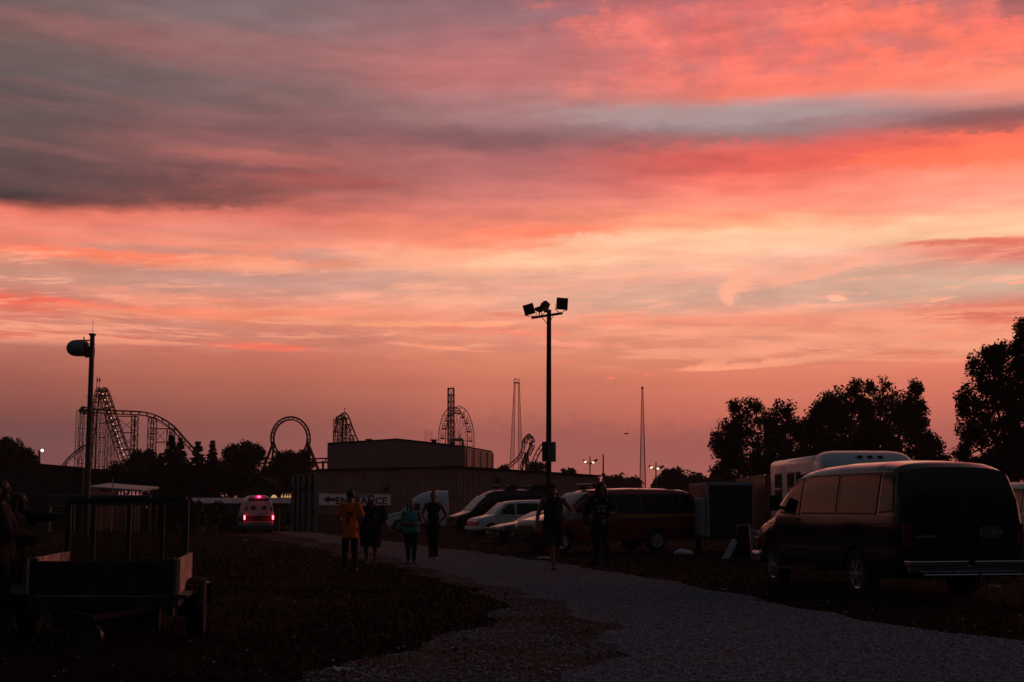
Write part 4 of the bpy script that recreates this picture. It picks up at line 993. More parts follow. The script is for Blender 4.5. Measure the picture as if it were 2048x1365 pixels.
# dark base band, left door posts
def on_wall(px, z, off=.06):
    """point on the front wall plane in photo column px"""
    u = (px-1024)/F; a0 = Vector((A.x,A.y)); dd = Vector((fd.x,fd.y)); t = 0
    for _ in range(30):
        y = a0.y+dd.y*t; v_ = 0; x = u*(y*CT+(z-CAMZ)*ST); t = (x-a0.x)/dd.x
    p = a0+dd*t; return Vector((p.x, p.y, z))-fn*off
b = MB(); p0, p1 = on_wall(637, 0, .08), on_wall(1180, 0, .08); b.add([(p0.x,p0.y,zb),(p1.x,p1.y,zb),(p1.x,p1.y,.75),(p0.x,p0.y,.75),(p0.x+fn.x*.1,p0.y+fn.y*.1,zb),(p1.x+fn.x*.1,p1.y+fn.y*.1,zb),(p1.x+fn.x*.1,p1.y+fn.y*.1,.75),(p0.x+fn.x*.1,p0.y+fn.y*.1,.75)], [(0,1,2,3),(4,5,6,7),(0,1,5,4),(1,2,6,5),(2,3,7,6),(3,0,4,7)])
obj('base_panel', b, mat('brown_base', (.075,.035,.03), .7, 0, .3, 1), hall, world=True)
lft = (Vector((Dp.x,Dp.y,0))-Vector((A.x,A.y,0)))
ln = Vector((-lft.y, lft.x, 0)).normalized(); ln = ln if ln.x < 0 else -ln
for k, t in enumerate((.15, .38, .60, .80)):
    p = Vector((A.x,A.y,0))+lft*t+ln*.08; b = MB(); b.bar((p.x,p.y,zb),(p.x,p.y,A.z+(Dp.z-A.z)*t-.1),.16,.16); obj('pilaster', b, m_roofd, hall, world=True)
for px, py in ((590, 977), (617, 977)):
    t = (635-px)/52; p = Vector((A.x,A.y,0))+lft*t+ln*.3; p.z = P(px, py, A.y+lft.y*t).z; b = MB(); b.sphere(p, (.22,.22,.26), 8, 6); obj('wall_lamp', b, m_trim, hall, world=True)
p = on_wall(770, P(770,979,122).z, .35); b = MB(); b.box((p.x,p.y,p.z),(.42,.4,.34)); obj('wall_vent', b, m_trim, hall, world=True)
p = on_wall(994, P(994,963,129).z, .2); b = MB(); b.box((p.x,p.y,p.z),(.3,.3,.5)); obj('wall_lamp', b, m_trim, hall, world=True)
# entrance banner
bn = thing('entrance_banner', 'long white banner reading ENTRANCE with a black left arrow on the tan wall', 'sign')
zb0, zb1 = P(700,1011,119.5).z, P(700,988,119.5).z
q0, q1 = on_wall(635.5,zb0,.16), on_wall(779,zb0,.16); ctr = (q0+q1)/2; ctr.z = (zb0+zb1)/2; bw = (q1-q0).length; bh = zb1-zb0
bn.location = ctr; bn.rotation_euler = (0,0,math.atan2(fd.y, fd.x))
b = MB(); b.box((0,0,0),(bw,.04,bh)); obj('board', b, mat('banner_cloth', (.80,.83,.90), .6, 0, .05), bn)
m_ink = mat('black_ink', (.006,.006,.008), .6, 0, 0)
b = MB(); ax = -bw/2+bw*.06; b.prism([(ax,-.026,-.0*bh),(ax+.55,-.026,.34*bh),(ax+.50,-.026,.13*bh),(ax+1.12,-.026,.13*bh),(ax+1.12,-.026,-.13*bh),(ax+.50,-.026,-.13*bh),(ax+.55,-.026,-.34*bh)], (0,-1,0), .01); obj('arrow', b, m_ink, bn)
tw = text_mesh('lettering', 'ENTRANCE', .78, m_ink, bn, (bw*.087,-.03,-.13*bh), (R(90),0,0), .01, .022)
wd = max(v.co.x for v in tw.data.vertices)-min(v.co.x for v in tw.data.vertices); tw.scale = (bw*.715/wd, 1, 1)
tw = text_mesh('lettering', 'NORTH PARK', .36, m_ink, bn, (bw*.10,-.03,.32*bh), (R(90),0,0), .01, .012)
wd = max(v.co.x for v in tw.data.vertices)-min(v.co.x for v in tw.data.vertices); tw.scale = (bw*.335/wd, 1, 1)

# the taller hall behind
U0, U1, U2 = P(655, 889, 140), P(930, 895, 147), P(985, 905, 160); rU = P(795, 880, 143.5)
up_ = thing('tall_hall', 'taller brown metal hall with a low gable rising behind the tan building', 'building', (U0.x, U0.y, gz(140)))
zt0 = U1.z
cs = [(U0.x,U0.y,U0.z),(rU.x,rU.y,rU.z),(U1.x,U1.y,U1.z),(U2.x,U2.y,U2.z)]
bk = [(U0.x+(U2.x-U1.x),U0.y+(U2.y-U1.y),U0.z),(rU.x+(U2.x-U1.x),rU.y+(U2.y-U1.y),rU.z)]
w = MB(); ring = cs+[bk[1], bk[0]]
w.v += [(x,y,-1.3) for x,y,z in ring]+ring; w.f += [(k,(k+1)%6,6+(k+1)%6,6+k) for k in range(6)]
wall_ribs(w, U0, rU, 0, lambda t: U0.z+(rU.z-U0.z)*t-.1, 20, .03); wall_ribs(w, rU, U1, 0, lambda t: rU.z+(U1.z-rU.z)*t-.1, 20, .03)
obj('wall', w, m_siding_dark, up_, world=True)
r = MB()
for q in ((cs[0],cs[1],bk[1],bk[0]), (cs[1],cs[2],cs[3],bk[1])):
    o = len(r.v); r.v += [(x,y-.12,z+.02) for x,y,z in q]+[(x,y-.12,z+.14) for x,y,z in q]; r.f += [(o,o+1,o+5,o+4),(o+1,o+2,o+6,o+5),(o+2,o+3,o+7,o+6),(o+3,o,o+4,o+7),(o+4,o+5,o+6,o+7)]
obj('roof', r, m_roofd, up_, world=True)
for t in (0.02, .27, .52, .77, .98):
    p = Vector(cs[2]).lerp(Vector(cs[3]), t)+Vector((.12,-.05,0)); b = MB(); b.bar((p.x,p.y,-1),(p.x,p.y,p.z-.1),.12,.12); obj('downpipe', b, m_roofd, up_, world=True)
for px, py, s_ in ((738, 881, .5), (868, 882, .5), (905, 888, .4)):
    p = P(px, py, 150); p.z -= .35; b = MB(); b.box((p.x,p.y,p.z),(s_,s_,.7)); b.box((p.x,p.y,p.z+.42),(s_*1.4,s_*1.4,.12)); obj('roof_vent', b, m_galv if px == 738 else m_steel, up_, world=True)
for px, h_ in ((850,860),(854,860),(860,862),(864,861)):
    p = P(px, 889, 150); q = P(px, h_, 150); b = MB(); b.tube(p-Vector((0,0,.6)), q, .03, .02, 5); obj('antenna', b, m_steel, up_, world=True)

def slab_building(name, label, cat, px0, px1, d, ztop, zwall, wallm, roofm, zover=.25, depthm=6.0, rooft=.3, roofslope=0.0, wins=0):
    a, b_ = G(px0, d), G(px1, d); t = thing(name, label, cat, (a.x, a.y, gz(d)))
    z0 = gz(d)-.2
    w = MB(); w.add([(a.x,d,z0),(b_.x,d,z0),(b_.x,d+depthm,z0),(a.x,d+depthm,z0),(a.x,d,zwall),(b_.x,d,zwall),(b_.x,d+depthm,zwall),(a.x,d+depthm,zwall)], [(0,1,5,4),(1,2,6,5),(2,3,7,6),(3,0,4,7)])
    wall_ribs(w, (a.x,d,0), (b_.x,d,0), z0, zwall-.05, int((b_.x-a.x)/.5), .03)
    obj('wall', w, wallm, t, world=True)
    r = MB(); y0 = d-zover; r.add([(a.x-zover,y0,zwall),(b_.x+zover,y0,zwall),(b_.x+zover,d+depthm,zwall+.02),(a.x-zover,d+depthm,zwall+.02),(a.x-zover,y0,zwall+.08),(b_.x+zover,y0,zwall+.08),(b_.x+zover,d+depthm*.5,ztop),(a.x-zover,d+depthm*.5,ztop),(b_.x+zover,d+depthm,zwall+.1),(a.x-zover,d+depthm,zwall+.1)], [(0,1,5,4),(4,5,6,7),(7,6,8,9),(3,2,8,9),(0,4,7,9,3),(1,2,8,6,5),(0,3,2,1)])
    obj('roof', r, roofm, t, world=True); return t
# long low building with a pale roof
dd_ = 128.0
lowb = slab_building('long_shed', 'long low shed with a pale roof running behind the ambulance', 'building', 352, 700, dd_, P(400,996,131).z, P(400,1008,dd_-.3).z, mat('pale_wall', (.16,.11,.105), .7, 0, .2, .5), mat('pale_roof', (.62,.50,.50), .5, 0, .12, .4))
# gabled house
hd = 142.0; t = thing('gabled_house', 'dark gabled house rising behind the ambulance', 'house', (P(530,1020,hd).x, hd, gz(hd)))
a, b_, c = P(474, 989, hd), P(566, 989, hd), P(520, 958, hd); a.z = b_.z
w = MB(); w.add([(a.x,hd,-1.2),(b_.x,hd,-1.2),(b_.x,hd,b_.z),(c.x,hd,c.z),(a.x,hd,a.z),(a.x,hd+9,-1.2),(b_.x,hd+9,-1.2),(b_.x,hd+9,b_.z),(c.x,hd+9,c.z),(a.x,hd+9,a.z)], [(0,1,2,3,4),(5,6,7,8,9),(0,4,9,5),(1,2,7,6)]); wall_ribs(w, (a.x,hd,0), (b_.x,hd,0), -1, lambda s: a.z+(c.z-a.z)*(1-abs(2*s-1))-.15, 22, .02)
obj('wall', w, mat('house_wall', (.10,.055,.055), .8, 0, .2, .6), t, world=True)
for sgn, e_ in ((-1, a), (1, b_)):
    r = MB(); dx = (e_.x-c.x); k = 1.12 if sgn < 0 else 1.45; ex, ez = c.x+dx*k, c.z+(e_.z-c.z)*k
    r.add([(c.x,hd-.4,c.z+.05),(ex,hd-.4,ez+.05),(ex,hd+9.3,ez+.05),(c.x,hd+9.3,c.z+.05),(c.x,hd-.4,c.z+.25),(ex,hd-.4,ez+.25),(ex,hd+9.3,ez+.25),(c.x,hd+9.3,c.z+.25)], [(0,1,2,3),(4,5,6,7),(0,1,5,4),(1,2,6,5),(2,3,7,6),(3,0,4,7)]); obj('roof', r, m_roofd, t, world=True)
# warm lamps strung along the roof edge between the house and the warehouse
m_warm = mat('warm_bulb', (.3,.2,.1), .4, emit=(1.0,.5,.25), es=.5)
for k, (px, py) in enumerate(((564,994),(570,994),(575,994),(580,994))):
    b = MB(); p = P(px, py, 138); b.lathe([(.001,-.12),(.09,-.06),(.10,.05),(.04,.14),(.001,.15)], p, n=8); b.tube(p+Vector((0,0,.12)), p+Vector((0,.3,.3)), .02)
    o = obj('string_lamp', b, m_warm); tag(o, 'small warm lamp in the row just left of the tan building', 'lamp', 'row of warm lamps beside the tan building')
b = MB(); p = P(548, 995.5, 139); b.lathe([(.001,.28),(.15,.22),(.32,.0),(.30,-.06),(.001,-.06)], p, n=14); o = obj('porch_lamp', b, mat('dim_warm_lamp', (.3,.2,.1), .4, emit=(1.0,.6,.25), es=.55)); tag(o, 'wide dim warm lamp above the pale roof, right of the ambulance', 'lamp')

# dark barn at the far left
t = thing('dark_barn', 'long dark barn with a low curved roof at the far left', 'building', (P(60,1000,150).x, 150, gz(150)))
pts = [P(px, py, 150) for px, py in ((-60,928),(28,930),(80,932),(130,936),(166,940))]
w = MB(); w.prism([(pts[0].x,150,-1.3)]+[tuple(p) for p in pts]+[(pts[-1].x,150,-1.3)], (0,1,0), 14); obj('wall', w, mat('barn_boards', (.045,.018,.016), .85, 0, .3, .4), t, world=True)
w = MB()
for p, q in zip(pts[:-1], pts[1:]): w.bar(p+Vector((0,6.8,.12)), q+Vector((0,6.8,.12)), 14.2, .2)
obj('roof', w, m_roofd, t, world=True)

# open pavilion and pale fence at the left
pv = thing('pavilion', 'small open pavilion with a flat pale roof behind the fence', 'pavilion', G(230, 104))
r = MB(); a, b_ = P(178, 973, 104), P(284, 979, 104); r.add([(a.x,104,a.z-.12),(b_.x,104,b_.z-.18),(b_.x,109,b_.z+.1),(a.x,109,a.z+.2),(a.x,104,a.z),(b_.x,104,b_.z-.05),(b_.x,109,b_.z+.25),(a.x,109,a.z+.32)], [(0,1,2,3),(4,5,6,7),(0,1,5,4),(1,2,6,5),(2,3,7,6),(3,0,4,7)]); obj('roof', r, mat('pale_metal_roof', (.34,.36,.38), .4, .3), pv, world=True)
for px in (186, 222, 254, 261, 269, 276):
    b = MB(); q = G(px, 104.2); b.bar(q, (q.x, q.y, P(px, 980, 104.2).z), .09); obj('post', b, mat('pale_post', (.4,.33,.33), .6), pv, world=True)
fn_ = thing('screened_fence', 'pale screened fence with a top rail behind the mesh gate trailer', 'fence', G(200, 98))
b = MB(); a, b_ = P(98, 990, 98), P(300, 992, 96); lo = P(98, 1013, 98).z; b.add([(a.x,98,lo),(b_.x,96,lo+.05),(b_.x,96,b_.z),(a.x,98,a.z),(a.x,98.04,lo),(b_.x,96.04,lo+.05),(b_.x,96.04,b_.z),(a.x,98.04,a.z)], [(0,1,2,3),(4,5,6,7),(0,1,5,4),(1,2,6,5),(2,3,7,6),(3,0,4,7)]); obj('screen_panel', b, mat('fence_screen', (.085,.07,.075), .8, 0, .2, .7), fn_, world=True)
b = MB(); b.tube(a, b_, .035); b.tube((a.x,98,lo),(b_.x,96,lo+.05),.025); obj('rail', b, m_galv, fn_, world=True)
for px in (98, 148, 200, 222, 250, 300):
    b = MB(); f_ = (px-98)/202; d = 98-2*f_; q = G(px, d); b.tube(q, (q.x, d, a.z+(b_.z-a.z)*f_+(.05 if px != 222 else 1.2)), .035); obj('post', b, m_galv, fn_, world=True)
m_yel = mat('yellow_paint', (.28,.13,.012), .6, 0, .2)
for i, px in enumerate((100,134,167,201,231,244,260,272,297,311)):
    b = MB(); b.lathe([(.10,0),(.10,2.0),(.06,2.08),(.001,2.1)], n=12); o = obj('bollard', b, m_yel, auto=40); o.location = G(px, 116); tag(o, 'faded yellow post in the row seen below the pale fence', 'post', 'row of yellow posts under the fence')

# distant small building with a lamp on its wall, right of the red van
sb = slab_building('small_outbuilding', 'low pale outbuilding with one bright wall lamp, beyond the trailers', 'building', 1330, 1460, 150, P(1370,994,152).z, P(1370,998,149.7).z, mat('outbuilding_wall', (.20,.15,.13), .7), m_roofd)
b = MB(); p = P(1370, 1011, 149.7); b.sphere(p, .17, 8, 6); obj('wall_lamp', b, mat('cool_bulb', (.5,.5,.4), .3, emit=(1,.95,.6), es=6), sb, world=True)
l = bpy.data.lights.new('lamp_light', 'POINT'); l.energy = 14; l.color = (1,.85,.5); l.shadow_soft_size = .15; lo = bpy.data.objects.new('lamp_light', l); COL.objects.link(lo); lo.location = p+Vector((0,-.5,-.1))-sb.location; lo.parent = sb

# ------------------------------------------------------------------ poles and lamps
def flood_pole():
    d = 73.0; base = G(1097, d); t = thing('floodlight_pole', 'tall dark wooden pole with three floodlights and a notice board, in the centre', 'light pole', base)
    b = MB(); top = P(1098, 620, d); b.tube(base, top, .155, .115, 12); obj('pole', b, mat('dark_pole_wood', (.05,.03,.026), .9, 0, .3, 8), t, world=True, auto=40)
    b = MB(); a, c = P(1063, 637, d), P(1125, 627.5, d); o = Vector((0,-.14,0)); b.bar(a+o, c+o, .10, .12); b.bar(P(1084,636,d)+o, P(1095,650,d)+o, .035); b.bar(P(1106,633,d)+o, P(1100,645,d)+o, .03); obj('crossarm', b, m_rust, t, world=True)
    m_fl = mat('floodlight_housing', (.03,.022,.022), .5, .2, .2)
    def flood(cx, cy, w, h, rz, ry, rx, arm):
        p = P(cx, cy, d)+Vector((0,-.2,0)); rot = Matrix.Rotation(R(rz),3,'Z') @ Matrix.Rotation(R(rx),3,'X') @ Matrix.Rotation(R(ry),3,'Y')
        b = MB(); vs = []
        for s_, y in ((1,-.16),(.92,.02),(.45,.22)): vs += [rot @ Vector((sx_*w/2*s_, y, sz_*h/2*s_))+p for sx_, sz_ in ((-1,-1),(1,-1),(1,1),(-1,1))]
        b.add(vs, [(3,2,1,0)]+[(o+k, o+(k+1)%4, o+4+(k+1)%4, o+4+k) for o in (0,4) for k in range(4)]+[(8,9,10,11)])
        fo = obj('floodlight', b, m_fl, t, world=True, bevel=.01)
        b = MB(); q = P(arm[0], arm[1], d)+Vector((0,-.14,0)); b.bar(q, p+rot @ Vector((-w/2-.02,0,-h*.45)), .03); b.bar(q, p+rot @ Vector((w/2+.02,0,-h*.45)), .03); b.bar(p+rot @ Vector((-w/2-.02,0,-h*.5)), p+rot @ Vector((-w/2-.02,0,0)), .02); b.bar(p+rot @ Vector((w/2+.02,0,-h*.5)), p+rot @ Vector((w/2+.02,0,0)), .02); rl = fo.location
        obj('yoke', b, m_rust, fo, world=True)
    flood(1059, 620.5, .56, .56, -14, -14, 6, (1072, 634)); flood(1088.5, 614.5, .40, .52, 52, 22, 10, (1083, 632)); flood(1078, 620, .26, .30, 100, 0, 0, (1079, 633)); flood(1123, 609.5, .60, .62, 10, 3, 4, (1119, 628))
    # notices
    b = MB(); a = P(1090, 904, d); b.box((a.x, d-.16, a.z), (.36, .03, 1.02), Matrix.Rotation(R(-35),3,'Z')); obj('notice_board', b, m_trim, t, world=True)
    nb = MB(); a = P(1103, 904.5, d); nb.box((a.x, d-.21, a.z), (.44, .02, 1.02)); n_ = obj('notice_board', nb, mat('notice_white', (.22,.23,.27), .6, 0, .1), t, world=True, label='pale notice with lines of small print')
    m_i = mat('grey_ink', (.05,.05,.06), .7)
    ax = a.x-base.x; az_ = a.z-base.z
    text_mesh('lettering', 'P&P', .17, m_i, t, (ax, -.225, az_+.36), (R(90),0,0), .004, .008)
    for k, (zz, ww) in enumerate(((.20,.24),(.14,.16),(.04,.26),(-.01,.22),(-.12,.30),(-.17,.26),(-.27,.32),(-.32,.30))):
        q = MB(); q.box((a.x+(.02 if k % 2 else 0), d-.224, a.z+zz), (ww,.004,.035)); obj('print_line', q, m_i, t, world=True)
flood_pole()
def dome_pole():
    d = 82.0; base = G(171, d); t = thing('antenna_pole', 'tall grey pole with a domed radar drum and whip antenna near the top, left', 'pole', base)
    b = MB(); top = P(185, 669, d); b.tube(base, top, .19, .135, 14); obj('pole', b, mat('grey_pole', (.075,.072,.08), .6, .1, .25, 3), t, world=True, auto=40)
    b = MB(); b.box(top+Vector((0,0,-.02)), (.32,.32,.12)); obj('pole_cap', b, m_steel, t, world=True); b = MB(); b.box(P(182,704,d), (.34,.34,.6)); b.box(P(179,712,d)+Vector((0,-.1,0)), (.42,.3,.22)); obj('collar', b, m_steel, t, world=True)
    c = P(155, 696.5, d); b = MB(); prof = [(.001,-.62),(.16,-.60),(.30,-.52),(.41,-.38),(.47,-.20),(.49,0),(.49,.50),(.001,.52)]
    b.lathe(prof, c, 'X', 24); obj('radar_drum', b, mat('drum_paint', (.20,.24,.27), .45, 0, .15, 2, coat=.3), t, world=True, auto=40)
    b = MB(); b.box(c+Vector((.42,-.15,-.02)), (.46,.5,.62)); b.bar(c+Vector((.5,0,.42)), P(184,680,d), .07); b.bar(c+Vector((.5,0,-.38)), P(182,710,d), .09); b.bar(P(168,674,d), P(168,684,d), .06); obj('bracket', b, m_steel, t, world=True)
    b = MB(); b.tube(P(185,669,d), P(186.5,636,d), .014, .008, 5); obj('whip_antenna', b, m_steel, t, world=True)
    b = MB()
    for py in (690, 703, 733, 749, 794): b.tube(P(180 if py > 720 else 184, py, d), P(192 if py < 760 else 170, py, d), .012, n=4)
    obj('step_peg', b, m_steel, t, world=True)
dome_pole()
m_lampoff = mat('lamp_head_metal', (.03,.02,.02), .5)
m_lampon = mat('lit_lamp', (.5,.4,.3), .3, emit=(1,.66,.42), es=1.5)
def lot_lamp(px, py0, py1, d, heads, label):
    base = G(px, d); t = thing('parking_lamp', label, 'street lamp', base, group='twin-head parking lot lamps')
    b = MB(); b.tube(base, P(px, py0, d), .09, .06, 8); obj('pole', b, m_lampoff, t, world=True)
    for hx, hy, on in heads:
        a = P(px, hy+5, d); q = P(hx, hy, d); b = MB(); b.tube(a, q, .04, n=5); obj('arm', b, m_lampoff, t, world=True)
        b = MB(); rot = Matrix.Rotation(R(35 if hx < px else -35), 3, 'Y'); b.box(q, (.55,.35,.22), rot); ho = obj('lamp_head', b, m_lampoff, t, world=True, bevel=.03)
        if on: b = MB(); b.sphere(q+Vector((0,-.22,-.04)), (.16,.1,.11), 10, 8); obj('bulb', b, m_lampon, ho, world=True)
lot_lamp(1180, 913.5, 1000, 158, [(1170.5,923.7,True),(1186,924.8,True),(1191,922,False)], 'twin-head lit parking lamp, the left one, above the tan building roof end')
lot_lamp(1312, 924, 1000, 150, [(1302.5,935,True),(1315.5,937,True),(1323,935,False)], 'twin-head lit parking lamp standing above the red van roof')
b = MB(); base = G(1206.5, 150); b.tube(base, P(1206.5, 908.5, 150), .11, .07, 8); b.box(P(1207,950,150), (.4,.3,.3)); o = obj('thin_mast', b, m_lampoff, None); tag(o, 'thin bare dark mast between the parking lamp and the sky tower', 'mast')
t = thing('street_lamp', 'single lit street lamp on a short dark post above the barn roof at far left', 'street lamp', G(78,170))
b = MB(); b.tube(G(78,170), P(78.5,901,170), .16, .14, 8); obj('pole', b, m_lampoff, t, world=True)
b = MB(); b.tube(P(78.5,905,170), P(84,901.5,170), .05, n=5); b.box(P(83.5,899,170)+Vector((0,.1,0)), (.45,.4,.12)); obj('lamp_arm', b, m_lampoff, t, world=True)
b = MB(); b.sphere(P(84.5,901,170), .17, 10, 8); obj('bulb', b, mat('white_bulb', (.6,.6,.6), .3, emit=(1,.93,.85), es=5), t, world=True)

# ------------------------------------------------------------------ amusement rides on the skyline
m_ride = mat('ride_steel', (.030,.016,.016), .6, 0, .2, .2)
def catmull(pts, n=8):
    pts = [Vector(p) for p in pts]; o = []
    for i in range(len(pts)-1):
        p0 = pts[max(i-1,0)]; p1 = pts[i]; p2 = pts[i+1]; p3 = pts[min(i+2, len(pts)-1)]
        for k in range(n):
            t = k/n; o.append(.5*((2*p1)+(p2-p0)*t+(2*p0-5*p1+4*p2-p3)*t*t+(3*p1-p0-3*p2+p3)*t**3))
    return o+[pts[-1]]
def track(mb, pts, gauge, r, tie, off=None, n=8, spine=0.0, r3=None):
    """coaster track: two rails and a lower spine joined by ties; 'off' is the direction from rail to spine"""
    c = catmull(pts, n); tot = 0; rails = []
    for i, p in enumerate(c):
        tg = (c[min(i+1,len(c)-1)]-c[max(i-1,0)]).normalized(); side = Vector((0,1,0)) if abs(tg.y) < .8 else Vector((1,0,0))
        side = (side-tg*side.dot(tg)).normalized(); nrm = side.cross(tg)
        nrm = nrm if off is None else (nrm*(1 if nrm.dot(off(p)) > 0 else -1))
        rails.append((p+side*gauge/2, p-side*gauge/2, p+nrm*spine))
    for a, b in zip(rails[:-1], rails[1:]):
        mb.tube(a[0], b[0], r, r, 5); mb.tube(a[1], b[1], r, r, 5)
        if spine: mb.tube(a[2], b[2], r3 or r, r3 or r, 5)
        tot += (b[0]-a[0]).length
        if tot > tie:
            tot = 0; mb.tube(b[0], b[1], r*.7, r*.7, 4)
            if spine: mb.tube(b[0], b[2], r*.7, r*.7, 4); mb.tube(b[1], b[2], r*.7, r*.7, 4)
    return c
def bent(mb, px, pyt, pyb, d, w=1.5, r=.09, seg=3.0, dy=2.0):
    """braced two-leg support"""
    a0 = P(px, pyt, d); zb_ = P(px, pyb, d).z; h = a0.z-zb_; n = max(1, int(h/seg))
    for k in range(n):
        z0, z1 = zb_+h*k/n, zb_+h*(k+1)/n
        for y in (-dy/2, dy/2):
            for s_ in (-1, 1): mb.tube((a0.x+s_*w/2, a0.y+y, z0), (a0.x+s_*w/2, a0.y+y, z1), r, r, 4)
            mb.tube((a0.x-w/2, a0.y+y, z0), (a0.x+w/2, a0.y+y, z1), r*.6, r*.6, 4); mb.tube((a0.x+w/2, a0.y+y, z0), (a0.x-w/2, a0.y+y, z1), r*.6, r*.6, 4)
            mb.tube((a0.x-w/2, a0.y+y, z1), (a0.x+w/2, a0.y+y, z1), r*.8, r*.8, 4)
        mb.tube((a0.x-w/2, a0.y-dy/2, z1), (a0.x-w/2, a0.y+dy/2, z1), r*.7, r*.7, 4); mb.tube((a0.x+w/2, a0.y-dy/2, z1), (a0.x+w/2, a0.y+dy/2, z1), r*.7, r*.7, 4)
UPV = Vector((0,0,1))
# A: the big coaster
d = 300.0; ca = thing('roller_coaster', 'large steel roller coaster with a lit steep lift hill at the left', 'roller coaster', G(220, d), group='roller coasters on the skyline')
P2 = lambda L_, dd: [P(x, y, dd) for x, y in L_]
b = MB(); track(b, P2([(290,985),(282,960),(272,934),(254,894),(243,862),(232,830),(222,800),(216,784),(210,776),(204,782),(200,800)], d), 1.3, .13, 1.2, lambda p: -UPV, 8, .9); obj('lift_track', b, m_ride, ca, world=True)
b = MB(); track(b, P2([(258,950),(240,900),(226,855),(214,815),(205,788),(197,776),(192,786),(189,802),(186,830),(180,870),(174,920)], d+3), 1.3, .13, 1.2, lambda p: -UPV, 8, .9); obj('drop_track', b, m_ride, ca, world=True)
b = MB(); track(b, P2([(164,823),(176,820),(200,820),(231,822),(262,823),(295,826),(320,835),(346,852),(367,875),(387,897),(405,916),(425,940)], d+8), 1.3, .14, 1.6, lambda p: -UPV, 8, .7); obj('turn_track', b, m_ride, ca, world=True)
b = MB(); track(b, P2([(172,816),(166,815),(163,819),(168,823),(180,822)], d+2), 1.2, .2, 1.0, lambda p: -UPV, 6, .5); obj('turnaround_track', b, m_ride, ca, world=True)
b = MB(); track(b, P2([(118,942),(124,933),(138,916),(157,899),(172,890)], d+5), 1.0, .10, 1.5, lambda p: -UPV, 6, .5); b.tube(P(133,921,d+5), P(133,960,d+5), .08); b.tube(P(143,912,d+5), P(158,925,d+5), .08); obj('return_track', b, m_ride, ca, world=True)
for k, px in enumerate((160,168,187,195,203,211,220,230)):
    b = MB(); topy = float(np.interp(px, [159,186,192,197,202,212,220,234], [823,824,800,785,790,790,812,850])); bent(b, px, topy, 962, d+(k % 3)*4-2, .62, .055, 3.0, 3.0); obj('support_tower', b, m_ride, ca, world=True)
for px, yt, yb, w_ in ((270,833,920,.8),(305,836,932,1.2),(314.5,850,850.1,.1),(342,858,905,1.1)):
    if w_ > .2: b = MB(); bent(b, px, yt, yb, d+8, w_, .11, 2.6, 2.5); obj('support_tower', b, m_ride, ca, world=True)
b = MB()
for x0, y0, x1, y1 in ((235,833,271,833),(240,866,268,866),(245,899,268,899),(308,858,342,858),(309,885,331,885),(311,914,330,914),(310,841,342,858),(236,838,268,862),(268,838,240,862),(242,870,268,895),(268,870,246,895),(311,862,330,883),(331,862,311,883)): b.tube(P(x0,y0,d+8), P(x1,y1,d+8), .12 if y0 == y1 else .06, n=4)
obj('brace', b, m_ride, ca, world=True)
for fx in (193.5, 198.5): b = MB(); b.tube(P(fx,776,d), P(fx,754,d), .07, .04, 5); b.prism([tuple(P(fx,754,d)), tuple(P(fx+2.6,760,d)), tuple(P(fx+1.8,765,d)), tuple(P(fx,762,d))], (0,1,0), .05); obj('flag', b, m_ride, ca, world=True)
m_bulb = mat('small_bulb', (.4,.25,.15), .4, emit=(1,.55,.38), es=1.3)
for k in range(14):
    t_ = k/13; p = P(206+t_*54, 788+t_*158, d-1.5); b = MB(); b.sphere(p, .13, 6, 5); obj('bulb', b, m_bulb, ca, world=True)
# vertical loop coaster
d = 320.0; cl = thing('looping_coaster', 'roller coaster with one large upright round loop on slanting legs', 'roller coaster', G(581, d), group='roller coasters on the skyline')
cc = (581, 878); b = MB()
pts = [P(cc[0]+33.5*math.sin(a), cc[1]-38*math.cos(a), d+a*.5) for a in np.linspace(-math.pi*1.02, math.pi*1.02, 41)]
track(b, pts, 1.2, .14, .8, lambda p: p-P(cc[0], cc[1], d), 2, .62, .22); obj('loop_track', b, m_ride, cl, world=True)
b = MB(); track(b, P2([(400,958),(437,944),(480,931),(516,920),(560,918),(600,919),(662,917),(720,917)], d+2), 1.4, .16, 1.4, lambda p: -UPV, 6, .9, .22); obj('low_track', b, m_ride, cl, world=True)
for x0, y0, x1, y1, r_ in ((547,884,517,962,.38),(615,884,641,952,.38),(548,886,540,960,.3),(615,884,622,955,.34),(617,900,622,955,.4)):
    b = MB(); b.tube(P(x0,y0,d), P(x1,y1,d+(6 if r_ < .36 else -2)), r_*.8, r_, 8); obj('support_leg', b, m_ride, cl, world=True)
for px in (508, 540, 565, 597, 646):
    b = MB(); b.tube(P(px,922,d+2), P(px,965,d+2), .28, n=8); obj('support_post', b, m_ride, cl, world=True)
# second hill
d = 400.0; c2_ = thing('roller_coaster', 'smaller coaster hill with a flag, just above the tall brown hall roof', 'roller coaster', G(690, d), group='roller coasters on the skyline')
b = MB(); track(b, P2([(722,905),(717,886),(706,858),(698,836),(693,828),(689,826),(681,831),(674,836),(671,845)], d), 1.6, .16, 1.4, lambda p: -UPV, 7, 1.0); obj('track', b, m_ride, c2_, world=True)
b = MB(); track(b, P2([(672,836),(680,833),(687,833),(686,850),(683,900)], d+5), 1.4, .18, 1.4, lambda p: -UPV, 6, .8); obj('track', b, m_ride, c2_, world=True)
for px, yt, w_ in ((673,840,1.2),(681,838,1.2),(688,836,1.3),(696,850,1.2),(703,872,1.1)):
    b = MB(); bent(b, px, yt, 905, d+2, w_, .10, 3.5, 4); obj('support_tower', b, m_ride, c2_, world=True)
b = MB(); b.tube(P(671,842,d), P(664,900,d), .14, n=5); b.tube(P(674,842,d), P(667,900,d), .14, n=5); obj('support_leg', b, m_ride, c2_, world=True)
